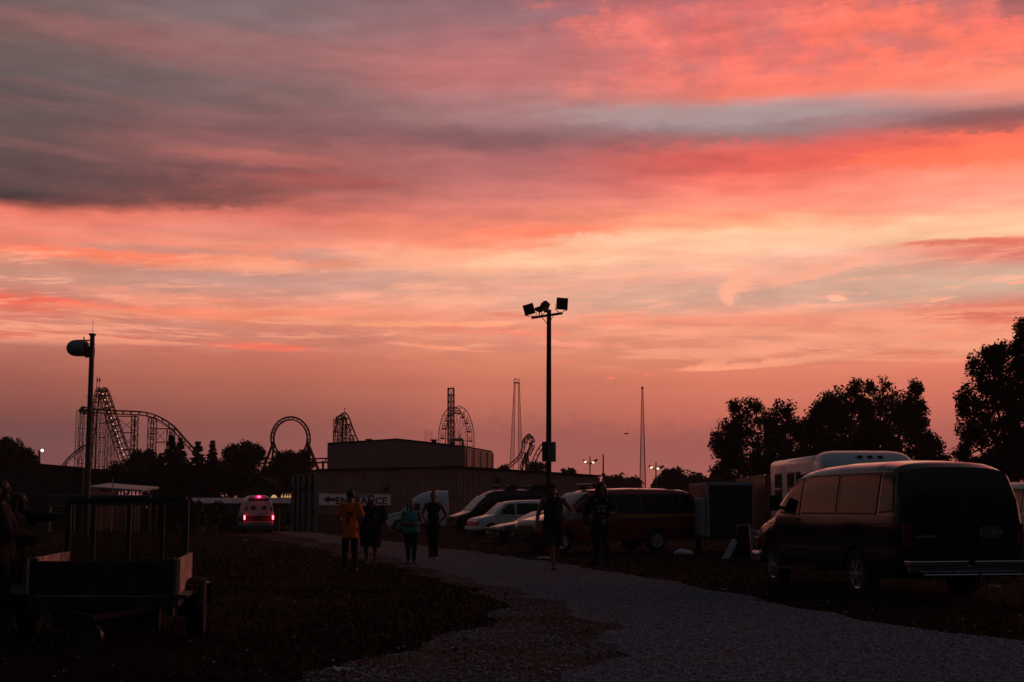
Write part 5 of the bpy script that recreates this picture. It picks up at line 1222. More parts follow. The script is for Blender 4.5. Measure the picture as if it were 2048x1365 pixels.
b = MB(); b.tube(P(689,826,d), P(689.5,816,d), .07); b.prism([tuple(P(689.5,816,d)), tuple(P(691.6,818,d)), tuple(P(689.5,820,d))], (0,1,0), .06); obj('flag', b, m_ride, c2_, world=True)
# drop tower
d = 430.0; dt = thing('drop_tower', 'square lattice drop tower standing in front of the big wheel', 'ride tower', G(902, d))
b = MB(); lattice(b, P(902,960,d), P(902,778,d), 1.8, 1.7, 14, .09, .22); obj('mast', b, m_ride, dt, world=True)
b = MB(); b.tube(P(900.5,900,d), P(900.5,788,d), .16, n=6); b.tube(P(903.5,900,d), P(903.5,788,d), .16, n=6); obj('guide_rail', b, m_ride, dt, world=True)
b = MB(); q = P(902,777.5,d); b.box(q, (2.1,2.1,.3)); b.tube(P(907.3,777,d), P(907.3,772,d), .07); obj('crown', b, m_ride, dt, world=True)
# ferris wheel, seen obliquely
d = 425.0; fc_ = P(913.5, 880, d); rad = 67/F*d*.985; fw_ = thing('ferris_wheel', 'ferris wheel seen obliquely above the brown hall roof, with hanging gondolas', 'ferris wheel', G(913.5, d))
th = math.acos(.40); ex = Vector((math.cos(th), math.sin(th), 0)); axn = Vector((-math.sin(th), math.cos(th), 0))
def wp(a, r_, off): return fc_+ex*r_*math.cos(a)+UPV*r_*math.sin(a)+axn*off
NG = 20
for off in (-1.1, 1.1):
    b = MB(); 
    for k in range(60): b.tube(wp(k*math.pi/30, rad, off), wp((k+1)*math.pi/30, rad, off), .13, n=5)
    for k in range(60): b.tube(wp(k*math.pi/30, rad*.86, off), wp((k+1)*math.pi/30, rad*.86, off), .06, n=4)
    ro = obj('rim', b, m_ride, fw_, world=True)
    b = MB()
    for k in range(NG): b.tube(wp(k*2*math.pi/NG, .5, off*.9), wp(k*2*math.pi/NG, rad, off), .055, n=4)
    obj('spokes', b, m_ride, ro, world=True)
b = MB(); b.tube(fc_-axn*2, fc_+axn*2, .45, n=10)
for s_ in (-2, 2):
    for e_ in (-4.5, 4.5): q = fc_+axn*s_; b.tube(q, Vector((q.x+ex.x*e_, q.y+ex.y*e_, -1.2)), .3, n=6)
obj('support_frame', b, m_ride, fw_, world=True)
for k in range(NG):
    q = wp((k+.5)*2*math.pi/NG, rad*.97, 0); b = MB(); b.tube(q-axn*1.1, q+axn*1.1, .05, n=4); b.box(q+Vector((0,0,-.75)), (1.15,1.15,.14)); b.lathe([(.001,-1.75),(.5,-1.75),(.62,-1.3),(.001,-1.28)], q, n=8); b.tube(q+Vector((-.4,0,-1.3)), q+Vector((-.1,0,0)), .05, n=4); b.tube(q+Vector((.4,0,-1.3)), q+Vector((.1,0,0)), .05, n=4); obj('gondola', b, m_ride, fw_, world=True)
# sky swing arch, its launch mast and the riders
d = 390.0; sa = thing('swing_arch', 'tall two-legged lattice arch of a sky swing, left of the floodlight pole', 'ride tower', G(1031, d))
for bx, by, tx, ty in ((1021.5,1000,1029.5,766),(1042.5,1000,1037.5,766)):
    b = MB(); lattice(b, P(bx, 1000, d), P(tx, ty, d), 1.45, .35, 40, .035, .065); obj('leg', b, m_ride, sa, world=True)
b = MB(); b.bar(P(1027.5,765.5,d), P(1039.5,766.5,d), .5, .3)
arc = [P(1027+13*k/8, 764-5.5*math.sin(math.pi*(.25+.5*k/8))**1, d) for k in range(9)]; b.path(arc, .07, 5)
for k in range(0,9,2): b.tube(arc[k], P(1027.5+12*k/8,765,d), .05, n=4)
b.tube(P(1030,760,d), P(1030,755.5,d), .08, n=4); obj('platform', b, m_ride, sa, world=True)
d2 = 380.0; sm = thing('lattice_mast', 'single tall tapering lattice mast above the right parking lamp', 'ride tower', G(1285, d2))
b = MB(); lattice(b, P(1285.5,1000,d2), P(1284.8,778,d2), 1.7, .3, 40, .035, .065); obj('mast', b, m_ride, sm, world=True)
b = MB(); b.box(P(1284.6,776,d2), (.6,.6,.45)); b.tube(P(1283,776.5,d2), P(1287,775,d2), .12, n=4); obj('pulley_head', b, m_ride, sm, world=True)
rd = thing('swing_riders', 'tiny dark swing riders hanging in the sky on long cables', 'swing', P(1253.5,868,388))
b = MB(); p = P(1253.5,868,388)
for k in (-.35, 0, .35):
    b.tube(p+Vector((-.75,k,.1)), p+Vector((.15,k,-.05)), .13, .2, 6); b.sphere(p+Vector((.38,k,.02)), .14, 8, 6); b.tube(p+Vector((.1,k,-.05)), p+Vector((.75,k*1.6,.18)), .06, .05, 5)
obj('riders', b, m_ride, rd, world=True)
b = MB(); b.tube(P(1037.5,764,d), p+Vector((-.4,0,0)), .008, n=4); b.tube(P(1257,858,388), p, .03, n=4); obj('cable', b, m_ride, rd, world=True)
# boomerang coaster, edge-on
d = 330.0; cb = thing('roller_coaster', 'twisted coaster with a narrow edge-on loop beside the floodlight pole', 'roller coaster', G(1052, d), group='roller coasters on the skyline')
b = MB(); track(b, [P(x,y,d+z) for x,y,z in ((1004,946,0),(1014,939,0),(1026,930,0),(1036,921,1),(1044,911,2),(1049,898,3),(1050,884,5),(1054,876,8),(1060,874,11),(1064,883,13),(1063,896,11),(1058,906,8),(1052,918,6),(1047,932,5),(1044,950,5))], 1.2, .12, 1.1, lambda p: UPV if p.z > 10 else -UPV, 8, .6, .16); obj('loop_track', b, m_ride, cb, world=True)
b = MB(); track(b, P2([(1056,940),(1062,930),(1067,917),(1074,902),(1081,892),(1088,886),(1096,884)], d+4), 1.3, .13, 1.3, lambda p: -UPV, 7, .8, .17); obj('rising_track', b, m_ride, cb, world=True)
for x0, y0, x1, y1, r_ in ((1052,908,1054,960,.4),(1050,905,1042,960,.2),(1055,908,1063,960,.2),(1085,925,1085,958,.12),(1091,925,1090,958,.12),(1064,925,1063,958,.2)):
    b = MB(); b.tube(P(x0,y0,d+4), P(x1,y1,d+4), r_*.8, r_, 6); obj('support_leg', b, m_ride, cb, world=True)
# low arched track humps at the right
d = 450.0; ch = thing('roller_coaster', 'low coaster with a row of small arched humps over the right-hand bushes', 'roller coaster', G(1390, d), group='roller coasters on the skyline')
for k, (x0, x1, yt) in enumerate(((1312,1360,941.5),(1352,1392,940.5),(1428,1484,942.5))):
    b = MB(); n = 17; pts = [P(x0+(x1-x0)*(.5-.5*math.cos(math.pi*i/(n-1))), 975-(975-yt)*math.sin(math.pi*i/(n-1)), d+k*6) for i in range(n)]
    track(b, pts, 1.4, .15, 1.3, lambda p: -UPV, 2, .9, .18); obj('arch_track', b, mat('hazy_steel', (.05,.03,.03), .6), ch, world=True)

# ------------------------------------------------------------------ trees
m_leaf = mat('foliage', (.045,.052,.020), .8, 0, .4, 1.2, rgb2=(.016,.020,.008), spec=.2)
m_needle = mat('needle_foliage', (.022,.030,.014), .85, 0, .4, 1.5, rgb2=(.010,.014,.007), spec=.2)
m_bark = mat('bark', (.05,.038,.03), .95, 0, .4, 4)
RN = np.random.RandomState(11)
def leaf_mesh(name, centres, per, crad, size):
    C_ = np.repeat(np.array(centres), per, axis=0); n = len(C_)
    r = RN.normal(size=(n,3)); r /= np.linalg.norm(r, axis=1)[:,None]; p = C_ + r*(crad*RN.rand(n,1)**.6)
    a = RN.normal(size=(n,3)); a /= np.linalg.norm(a, axis=1)[:,None]; b = RN.normal(size=(n,3)); b -= a*(a*b).sum(1)[:,None]; b /= np.linalg.norm(b, axis=1)[:,None]
    s = size*(.6+.8*RN.rand(n,1))
    v = np.stack([p-a*s, p+b*s*.55, p+a*s, p-b*s*.55], 1).reshape(-1,3)
    me = bpy.data.meshes.new(name); me.vertices.add(4*n); me.vertices.foreach_set('co', v.ravel()); me.loops.add(4*n); me.loops.foreach_set('vertex_index', np.arange(4*n, dtype=np.int32))
    me.polygons.add(n); me.polygons.foreach_set('loop_start', np.arange(0,4*n,4, dtype=np.int32)); me.update(); me.validate(); return me
def broadleaf(label, d, ells, base_px, clusters, per, leaf, crad, group, cat='tree', trunk=True, name='broadleaf_tree', m=None, wt=.25, flat=1.0):
    base = G(base_px, d); t = thing(name, label, cat, base, group=group); pm = F/d; cs = []
    es = [(P(x,y,d), rx/pm, ry/pm) for x,y,rx,ry in ells]; wts = np.array([a*b for _,a,b in es]); wts /= wts.sum()
    es0 = es; es = []
    for c_, rx, ry in es0:
        es.append((c_, rx*.91, ry*.91))
        for _ in range(5):
            a_ = RN.uniform(-.5, 3.64); k_ = RN.uniform(.18, .34); es.append((c_+Vector((math.cos(a_)*rx*.86, 0, math.sin(a_)*ry*.88)), rx*k_, ry*k_*RN.uniform(.7, 1.3)))
    wts = np.array([a*b+.25*max(a,b) for _,a,b in es]); wts /= wts.sum()
    for _ in range(clusters):
        c, rx, ry = es[RN.choice(len(es), p=wts)]; v = RN.normal(size=3); v /= np.linalg.norm(v); k = (.30+.70*RN.rand())**.7*.90
        if RN.rand() < .3: k *= 1.04+.14*RN.rand()
        q = (c.x-base.x+v[0]*rx*k, c.y-base.y+v[1]*min(rx,ry)*1.0*k*flat, c.z-base.z+v[2]*ry*k)
        if q[2] > .1: cs.append(q)
    if trunk:
        b = MB(); top = max(e[0].z for e in es)-base.z; b.tube((0,0,-.1), (0,0,top*.35), wt, wt*.75, 9); b.tube((0,0,top*.35), (wt*.4,0,top*.75), wt*.75, wt*.3, 8); obj('trunk', b, m_bark, t, auto=50)
        b = MB()
        for c, rx, ry in es0:
            e = Vector((c.x-base.x, c.y-base.y, c.z-base.z)); s_ = Vector((0,0,min(e.z*.45, top*.4))); mid = s_.lerp(e, .55)+Vector((0,0,e.z*.05)); b.tube(s_, mid, wt*.5, wt*.3, 6); b.tube(mid, e, wt*.3, wt*.12, 5)
            for _ in range(7):
                q = cs[RN.randint(len(cs))]; q = Vector(q)
                b.tube(e, q, wt*.12, .02, 4)
        for i in range(0, len(cs), 3):
            q = Vector(cs[i]); e = min(es, key=lambda E: (Vector((E[0].x-base.x, E[0].y-base.y, E[0].z-base.z))-q).length); e = Vector((e[0].x-base.x, e[0].y-base.y, e[0].z-base.z)); b.tube(e, q, .035, .012, 3)
        obj('limbs', b, m_bark, t)
    me = leaf_mesh('crown', cs, per, crad, leaf); obj('crown', me, m or m_leaf, t); return t
GR = 'big trees at the right'
broadleaf('broad tree, leftmost of the right-hand trees, behind the red trailer and bus', 108, [(1500,842,42,50),(1462,880,30,42),(1565,850,34,44),(1450,905,22,34),(1515,915,70,52),(1482,945,50,30),(1580,900,30,50),(1560,945,50,30)], 1515, 290, 80, .12, .60, GR)
broadleaf('dark dense tree behind the bus roof, second from left of the right-hand trees', 114, [(1650,860,46,58),(1690,825,52,60),(1655,920,55,45),(1625,900,25,50),(1610,930,20,25)], 1660, 310, 84, .12, .62, GR)
broadleaf('tall spreading dark tree above the dark van, third of the right-hand trees', 116, [(1760,825,58,60),(1822,826,26,60),(1800,880,62,52),(1750,905,60,50),(1850,905,34,36),(1872,925,16,22),(1720,900,30,45)], 1775, 380, 84, .12, .62, GR)
broadleaf('tallest tree cut by the right edge, open airy crown', 76, [(1972,757,30,66),(1940,810,18,50),(2015,760,42,72),(2040,735,16,60),(2062,720,32,80),(1985,860,62,70),(2060,860,60,90),(1938,880,20,38),(2120,820,60,120),(1925,915,14,22),(1985,935,44,24),(2040,938,44,30)], 2030, 640, 66, .082, .42, GR)
broadleaf('dark shrubbery filling the ground under the tallest tree at the right edge', 92, [(1960,945,40,22),(2010,935,44,34),(2060,930,40,44),(1915,955,26,14)], 2000, 260, 50, .12, .45, 'bushes on the right skyline', 'bush', name='bush', wt=.1)
for px, py, rx, ry, lb in ((1218,975,14,16,'small round hazy tree just right of the tan building end'),(1243,972,17,16,'hazy round tree behind the red van roof, left of the lattice mast'),(1270,976,15,14,'low hazy tree directly left of the lattice mast base')):
    broadleaf(lb, 260, [(px,py,rx,ry),(px+6,py+14,rx,12)], px, 44, 40, .42, 1.1, 'hazy trees beyond the parking lot', wt=.2)
for px, py, rx, ry, lb in ((1348,964,24,20,'dark bush under the left coaster hump'),(1392,972,30,16,'long dark bush between the two coaster humps'),(1432,968,28,18,'dark bush with bare twigs right of the coaster humps'),(1466,970,22,14,'dark bush at the foot of the leftmost big tree'),(1322,975,16,12,'small dark bush at the foot of the right parking lamp')):
    broadleaf(lb, 190, [(px,py,rx,ry),(px,py+14,rx,14)], px, 80, 36, .28, .8, 'bushes on the right skyline', 'bush', name='bush', wt=.1)
for px, py, rx, ry, lb in ((1135,948,11,6,'tiny leafy tree top showing over the roof right of the floodlight pole'),(1072,938,16,9,'leafy tree top over the roof just left of the floodlight pole'),(1008,942,7,6,'small tree top over the roof at the left foot of the sky swing arch')):
    broadleaf(lb, 200, [(px,py,rx,ry),(px,py+12,rx,12)], px, 36, 30, .22, .6, 'tree tops showing over the tan roof', wt=.1)
for px, d_, cl_, ells, lb in ((22,165,150,[(8,905,24,22),(38,910,24,22),(56,922,14,14),(0,930,30,25)],'round leafy tree at the far left edge above the barn'),
    (288,170,90,[(285,922,20,16),(268,935,16,16),(300,935,16,18)],'round tree between the coaster and the tall conifer'),
    (487,165,190,[(488,920,34,34),(470,935,26,26),(508,915,16,24),(490,955,40,30)],'full round tree between the conifers and the loop coaster'),
    (590,165,190,[(570,928,18,20),(602,930,20,22),(584,955,38,26),(548,948,16,18)],'leafy tree in front of the coaster loop'),
    (245,150,120,[(235,958,32,20),(270,962,30,20),(205,965,22,16)],'low dark shrub mass at the foot of the big coaster'),
    (340,150,150,[(320,965,36,26),(365,960,40,28),(410,965,34,22)],'dark shrub mass beneath the tall conifers'),
    (460,150,130,[(450,968,34,22),(490,975,30,20),(425,955,26,20)],'dark shrub mass left of the gabled house'),
    (610,152,70,[(600,965,30,20),(575,970,26,18)],'dark shrub behind the tan building corner')):
    broadleaf(lb, d_, ells, px, cl_, 80, .15, .70, 'leafy trees on the left skyline', wt=.22)
for px, py, rx, ry, lb in ((372,1018,16,14,'low dark bush in front of the pale-roofed shed, by the mesh gate'),(400,1020,16,12,'dark bush before the shed wall, beside the far walkers'),(436,1022,14,10,'dark bush before the shed wall, left of the ambulance'),(350,1003,22,16,'dark bush rising over the mesh gate corner')):
    broadleaf(lb, 112, [(px,py,rx,ry),(px,py+18,rx,18)], px, 60, 34, .13, .4, 'bushes in front of the pale-roofed shed', 'bush', name='bush', wt=.06)
# brown hedge bank behind the ambulance
def hedge(label, px0, px1, d, ytop, seed):
    a, b_ = G(px0, d), G(px1, d); t = thing('hedge', label, 'hedge', a); h = P(500, ytop, d).z-gz(d); n = int((b_.x-a.x)*14); cs = [((b_.x-a.x)*RN.rand(), RN.rand()*1.6, h*(.1+.86*RN.rand())) for _ in range(n)]
    obj('foliage', leaf_mesh('foliage', cs, 30, .34, .11), mat('brown_hedge', (.05,.022,.016), .9, 0, .4, 2), t)
    b = MB()
    for c in cs[::6]: b.tube((c[0],c[1],-.1), (c[0],c[1],c[2]), .02, .01, 4)
    obj('stems', b, m_bark, t)
hedge('long low brown hedge behind the ambulance and below the shed', 425, 578, 112, 1029, 3)
# conifers
def conifer(label, px, ytop, d, rad, ybase=1010, n=15):
    base = G(px, d); t = thing('conifer', label, 'tree', base, group='conifers on the left skyline'); H = P(px, ytop, d).z-base.z
    b = MB(); b.tube((0,0,-.1),(0,0,H*.97), .20, .02, 8); obj('trunk', b, m_bark, t)
    vs = []; fs = []; nt_ = int(H/.42)
    for i in range(nt_):
        f0 = i/nt_; nb = 16 if f0 < .8 else 9
        for k in range(nb):
            f = min(.995, f0+RN.rand()/nt_); z = H*(.05+.94*f); r = rad*1.6*(1-f)**.9+.08
            a = 6.283*(k+RN.rand())/nb; rr = r*(.62+.5*RN.rand()); dz = -rr*.34; ca_, sa_ = math.cos(a), math.sin(a)
            for s_ in np.linspace(.12, 1, 7):
                for side in (-1, 1, 0):
                    cx, cy, cz = ca_*rr*s_, sa_*rr*s_, z+dz*s_+.16*rr*s_*s_; w = .17*(1.2-s_*.5); l = .34*(1.15-s_*.5); q = len(vs); jx = RN.normal()*.05
                    px_, py_ = -sa_*side, ca_*side
                    vs += [(cx-ca_*w*.4, cy-sa_*w*.4, cz+.03), (cx+px_*l+ca_*w*.6, cy+py_*l+sa_*w*.6, cz-.10+jx), (cx+ca_*w*1.3, cy+sa_*w*1.3, cz-.03+jx), (cx+ca_*w*.3, cy+sa_*w*.3, cz-.16+jx)]
                    fs.append((q,q+1,q+2)); fs.append((q,q+3,q+2))
    me = bpy.data.meshes.new('crown'); me.from_pydata(vs, [], fs); me.update(); obj('crown', me, m_needle, t)
conifer('tallest conifer, standing left of the coaster curve end', 338, 868, 150, 2.1)
conifer('dark conifer close behind the tallest one on its right', 356, 874, 156, 1.9)
conifer('conifer in the middle, under the coaster curve end', 392, 878, 150, 1.7)
conifer('slim conifer, rightmost of the conifers', 421, 879, 148, 1.45)
conifer('low dark conifer filling the gap at the left of the tallest', 318, 905, 146, 1.9)
# far wood along the horizon
cs = []
for _ in range(1500):
    x = RN.uniform(-420, 420); cs.append((x, RN.uniform(-8, 8), -2+RN.rand()*(7.5+2.5*fbm(x*.05, 1, 2))))
o = obj('distant_wood', leaf_mesh('distant_wood', cs, 26, 2.6, .95), m_leaf); o.location = (0, 560, -1.2); tag(o, 'far dark wood along the whole horizon behind everything', 'wood', kind='stuff')

# ------------------------------------------------------------------ people
def fuse(name, mb, m, parent, voxel=.010, smooth=4):
    """melt overlapping shapes into one continuous skin"""
    me = mb.mesh(name); o = bpy.data.objects.new(name, me); COL.objects.link(o)
    r = o.modifiers.new('r', 'REMESH'); r.mode = 'VOXEL'; r.voxel_size = voxel; r.use_smooth_shade = True
    s = o.modifiers.new('s', 'SMOOTH'); s.iterations = smooth; s.factor = .5
    bpy.context.view_layer.update()
    n = bpy.data.meshes.new_from_object(o.evaluated_get(bpy.context.evaluated_depsgraph_get())); bpy.data.objects.remove(o)
    o = bpy.data.objects.new(name, n); COL.objects.link(o); n.materials.clear(); n.materials.append(m); o.parent = parent; return o
def cap(mb, a, b, ra, rb):
    mb.sphere(a, ra, 12, 8); mb.sphere(b, rb, 12, 8); mb.tube(a, b, ra, rb, 12)
def frus(mb, c0, r0, c1, r1, n=20):
    """closed elliptical sleeve from c0 to c1 (a clean hem)"""
    vs = [Vector(c)+Vector((r[0]*math.cos(2*math.pi*k/n), r[1]*math.sin(2*math.pi*k/n), 0)) for c, r in ((c0,r0),(c1,r1)) for k in range(n)]
    mb.add(vs, [(k,(k+1)%n,n+(k+1)%n,n+k) for k in range(n)]+[tuple(range(n-1,-1,-1)), tuple(range(n,2*n))])
def hand(mb, wrist, d, curl=.5, side=1, up=Vector((0,1,0))):
    """palm, four unequal curled fingers and a thumb off the palm's side"""
    d = Vector(d).normalized(); up = (up-d*up.dot(d)).normalized(); s_ = d.cross(up).normalized()*side
    pc = wrist+d*.05; 
    for k in (-1.5,-.5,.5,1.5): mb.tube(wrist+s_*k*.010, wrist+d*.085+s_*k*.020, .017, .013, 8); mb.sphere(wrist+d*.085+s_*k*.020, .0125, 8, 6)
    for k, ln in zip((-1.5,-.5,.5,1.5), (.060,.078,.084,.072)):
        p = wrist+d*.085+s_*k*.020; dr = d.copy()
        for j, f in enumerate((.45,.32,.23)):
            dr = (dr+up*curl*.75).normalized(); q = p+dr*ln*f; mb.tube(p, q, .0100-.001*j, .0090-.001*j, 8); mb.sphere(q, .0092-.001*j, 8, 6); p = q
    p = wrist+d*.025+s_*.030; q = p+(d*.6+s_*.8+up*curl*.4).normalized()*.038; r_ = q+(d*.9+s_*.25+up*curl*.6).normalized()*.030; mb.tube(p, q, .013, .011, 8); mb.sphere(q, .011, 8, 6); mb.tube(q, r_, .010, .008, 8); mb.sphere(r_, .0085, 8, 6)
m_skin = mat('skin', (.24,.115,.09), .55, 0, .1, 5); m_skin2 = mat('fair_skin', (.42,.22,.18), .55, 0, .1, 5)
m_skin3 = mat('shaded_skin', (.07,.035,.028), .6, 0, .1, 5); m_cloth_black = mat('black_cloth', (.013,.013,.014), .9, 0, .25, 6); m_denim = mat('dark_trousers', (.016,.016,.019), .9, 0, .25, 6)  # third skin: shade on the left-edge figures put into a darker colour
m_orange = mat('orange_cotton', (.92,.165,.010), .85, 0, .15, 5, bump=.5, bscale=14); m_teal = mat('teal_cotton', (.05,.30,.32), .85, 0, .12, 5)
m_hair = mat('dark_hair', (.012,.009,.008), .5, 0, .3, 12); m_hair_red = mat('auburn_hair', (.10,.028,.02), .5, 0, .3, 12); m_shoe = mat('dark_shoe', (.015,.014,.014), .6)
m_print = mat('white_print', (.34,.35,.38), .7)
def person(label, loc, rotz, H, J, wide=1.0, top='shirt', topm=None, legm=None, legs='trousers', hairk='short', hairm=None, skin=None, chest=1.0, vox=.011, sleeve=.45, group=None, shoem=None, shirt_len=0.0, headturn=0.0, belly=1.0, hc=(.5,.5)):
    t = thing('person', label, 'person', loc, rotz, group); s = H/1.75; V3 = lambda p: Vector((p[0]*s, p[1]*s, p[2]*s))
    D = dict(pel=(0,0,.93), waist=(0,0,1.10), chest=(0,0,1.32), neck=(0,0,1.47), head=(0,-.015,1.63))
    for sd, n in ((-1,'L'),(1,'R')):
        D.update({'sh'+n:(sd*.185*wide,0,1.42), 'el'+n:(sd*.25*wide,.03,1.14), 'wr'+n:(sd*.26*wide,-.05,.90), 'hp'+n:(sd*.095*wide,0,.90), 'kn'+n:(sd*.10*wide,-.02,.49), 'an'+n:(sd*.095*wide,.02,.085)})
    D.update(J); D = {k: V3(v) for k, v in D.items()}
    b = MB(); w = wide
    b.sphere(D['pel'], (.165*w*s,.115*s*w**.7,.13*s), 16, 10); b.sphere(D['waist'], (.135*w*s*belly,.10*s*belly*w**.7,.15*s), 16, 10); b.sphere(D['chest'], (.165*w*s,.105*s*w**.6,.17*s), 16, 10)
    cap(b, D['waist'], D['pel'], .11*w*s, .13*w*s); cap(b, D['shL']*.75+D['chest']*.25, D['shR']*.75+D['chest']*.25, .06*s, .06*s)
    cap(b, D['chest']+Vector((0,0,.08*s)), D['neck']+Vector((0,0,.04*s)), .065*s*w**.5, .052*s); h = D['head']; cap(b, D['neck'], h-Vector((0,-.01*s,.05*s)), .053*s, .055*s)
    rt = Matrix.Rotation(headturn, 3, 'Z'); hv_ = lambda x, y, z: h+rt @ Vector((x*s, y*s, z*s))
    b.sphere(h+Vector((0,.01*s,.02*s)), (.075*s,.092*s,.105*s), 18, 12); b.sphere(hv_(0,-.03,-.055), (.055*s,.055*s,.055*s), 14, 9); b.sphere(hv_(0,-.055,-.09), (.026*s,.024*s,.022*s), 10, 7)
    b.tube(hv_(0,-.080,.02), hv_(0,-.103,-.022), .008*s, .015*s, 8); b.sphere(hv_(0,-.100,-.024), .014*s, 8, 6); b.tube(hv_(-.028,-.083,.034), hv_(.028,-.083,.034), .010*s, .010*s, 8); b.tube(hv_(-.02,-.080,-.058), hv_(.02,-.080,-.058), .009*s, .009*s, 8)
    for sd in (-1, 1): b.sphere(hv_(sd*.078,.01,-.005), (.012*s,.020*s,.030*s), 8, 6); b.sphere(hv_(sd*.040,-.062,-.012), (.022*s,.022*s,.024*s), 8, 6)
    for n, sd in (('L',-1),('R',1)):
        cap(b, D['sh'+n], D['el'+n], .052*s*w**.7, .042*s*w**.6); cap(b, D['el'+n], D['wr'+n], .042*s*w**.6, .027*s); dr = J.get('hd'+n); dr = Vector(dr) if dr else (D['wr'+n]-D['el'+n]); hand(b, D['wr'+n], dr, hc[0 if sd < 0 else 1], sd)
        lg = .80 if legs in ('trousers','skinny') else 1.0; cap(b, D['hp'+n], D['kn'+n], .088*s*w*lg, .058*s*w**.7*lg); cap(b, D['kn'+n], D['an'+n], .054*s*w**.7*lg, .036*s); m_ = D['kn'+n].lerp(D['an'+n], .3)+Vector((0,.02*s,0)); b.sphere(m_, (.052*s*w**.6*lg,.056*s*lg,.11*s), 10, 8)
        f = D['an'+n]; cap(b, f+Vector((0,.02*s,-.035*s)), f+Vector((sd*.015*s,-.13*s,-.05*s)), .036*s, .030*s)
    body = fuse('body', b, skin or m_skin, t, vox*s*.8, 3)
    e = MB()
    for sd in (-1, 1): e.sphere(hv_(sd*.031,-.078,.012), .0125*s, 8, 6)
    obj('eyes', e, mat('eye', (.05,.045,.04), .2), t, smooth=True)
    # clothing follows the body
    c = MB(); k = .014*s
    if top:
        c.sphere(D['waist'], (.135*w*s*belly+k*1.6,.10*s*belly*w**.7+k*1.6,.16*s), 16, 10); c.sphere(D['chest'], (.165*w*s+k,.105*s*w**.6+k,.17*s+k*.3), 16, 10); cap(c, D['waist'], D['pel']+Vector((0,0,.02*s)), .11*w*s+k*1.5, .13*w*s+k*1.5)
        if top in ('shirt','hoodie','long_shirt'):
            cap(c, D['shL']*.8+D['chest']*.2, D['shR']*.8+D['chest']*.2, .062*s+k, .062*s+k)
            for n in 'LR':
                q = D['sh'+n].lerp(D['el'+n], 1.0 if top == 'hoodie' else sleeve*1.6); c.sphere(D['sh'+n], .058*s*w**.7+k, 12, 8); c.tube(D['sh'+n], q, .058*s*w**.7+k, .058*s*w**.7+k*1.6, 14)
                if top == 'hoodie': cap(c, D['el'+n], D['wr'+n].lerp(D['el'+n], .08), .054*s+k, .038*s+k)
        elif top == 'tank':
            for n in 'LR': a = D['sh'+n]*.62+D['neck']*.38; cap(c, a+Vector((0,-.02*s,.015*s)), a+Vector((0,-.05*s,-.16*s)), .030*s, .040*s); cap(c, a+Vector((0,0,.015*s)), a+Vector((0,.05*s,-.16*s)), .030*s, .040*s)
        if shirt_len:
            pz = D['pel']-Vector((0,0,shirt_len*s)); frus(c, D['chest']-Vector((0,0,.02*s)), (.172*w*s+k,.112*s*w**.7+k), D['waist'], (.165*w*s+k,.112*s*w**.7*belly+k)); frus(c, D['waist'], (.165*w*s+k,.112*s*w**.7*belly+k), pz, (.19*w*s+k,.135*s*w**.7+k))
        if top == 'hoodie': cap(c, D['neck']+Vector((0,.05*s,-.02*s)), D['neck']+Vector((0,.07*s,-.08*s)), .07*s, .07*s)
        tp = fuse({'tank':'tank_top','hoodie':'hoodie'}.get(top, 'shirt'), c, topm, t, vox*s, 4)
    else: tp = None
    c = MB()
    if legs:
        c.sphere(D['pel'], (.165*w*s+k,.115*s*w**.7+k,.13*s), 16, 10)
        for n in 'LR':
            if legs == 'shorts': q = D['hp'+n].lerp(D['kn'+n], 1.0); c.sphere(D['hp'+n], .092*s*w+k, 12, 8); c.tube(D['hp'+n], q, .092*s*w+k, .084*s*w+k, 16)
            else: cap(c, D['hp'+n], D['kn'+n], .09*s*w+k, .062*s*w**.7+k*1.2); cap(c, D['kn'+n], D['an'+n].lerp(D['kn'+n], .06), .060*s*w**.7+k, (.046 if legs == 'trousers' else .038)*s+k)
        fuse('shorts' if legs == 'shorts' else 'trousers', c, legm or m_denim, t, vox*s, 4)
    for n, sd in (('L',-1),('R',1)):
        c = MB(); f = D['an'+n]; cap(c, f+Vector((0,.025*s,-.035*s)), f+Vector((sd*.015*s,-.13*s,-.048*s)), .046*s, .040*s); c.box(f+Vector((sd*.008*s,-.055*s,-.072*s)), (.085*s,.27*s,.022*s)); fuse('shoe', c, shoem or m_shoe, t, .012*s, 2)
    c = MB(); hm = hairm or m_hair
    if hairk == 'cap':
        c.sphere(h+Vector((0,.01*s,.05*s)), (.088*s,.104*s,.090*s), 16, 10); cp = fuse('baseball_cap', c, m_cloth_black, t, .010*s, 2); c = MB(); c.prism([hv_(-.06,-.08,.055),hv_(-.045,-.155,.045),hv_(0,-.175,.042),hv_(.045,-.155,.045),hv_(.06,-.08,.055)], (0,0,1), .01*s); obj('brim', c, m_cloth_black, cp)
        c = MB(); c.sphere(hv_(0,.03,-.01), (.078*s,.072*s,.05*s), 12, 8); c.sphere(hv_(0,-.04,-.075), (.052*s,.05*s,.05*s), 12, 8); fuse('beard', c, hm, t, .010*s, 2)
    elif hairk == 'long':
        c.sphere(h+Vector((0,.02*s,.04*s)), (.098*s,.105*s,.105*s), 16, 10)
        for sd in (-1,1): cap(c, hv_(sd*.080,.02,.04), hv_(sd*.095,.0,-.13), .038*s, .036*s)
        cap(c, h+Vector((0,.07*s,0)), h+Vector((0,.08*s,-.15*s)), .07*s, .06*s); fuse('hair', c, hm, t, .010*s, 3)
    elif hairk == 'bun':
        c.sphere(h+Vector((0,.025*s,.035*s)), (.084*s,.092*s,.098*s), 16, 10); c.sphere(h+Vector((0,.05*s,.13*s)), (.045*s,.045*s,.042*s), 12, 8); fuse('hair', c, hm, t, .010*s, 2)
    elif hairk == 'messy':
        c.sphere(h+Vector((0,.02*s,.03*s)), (.095*s,.10*s,.10*s), 16, 10)
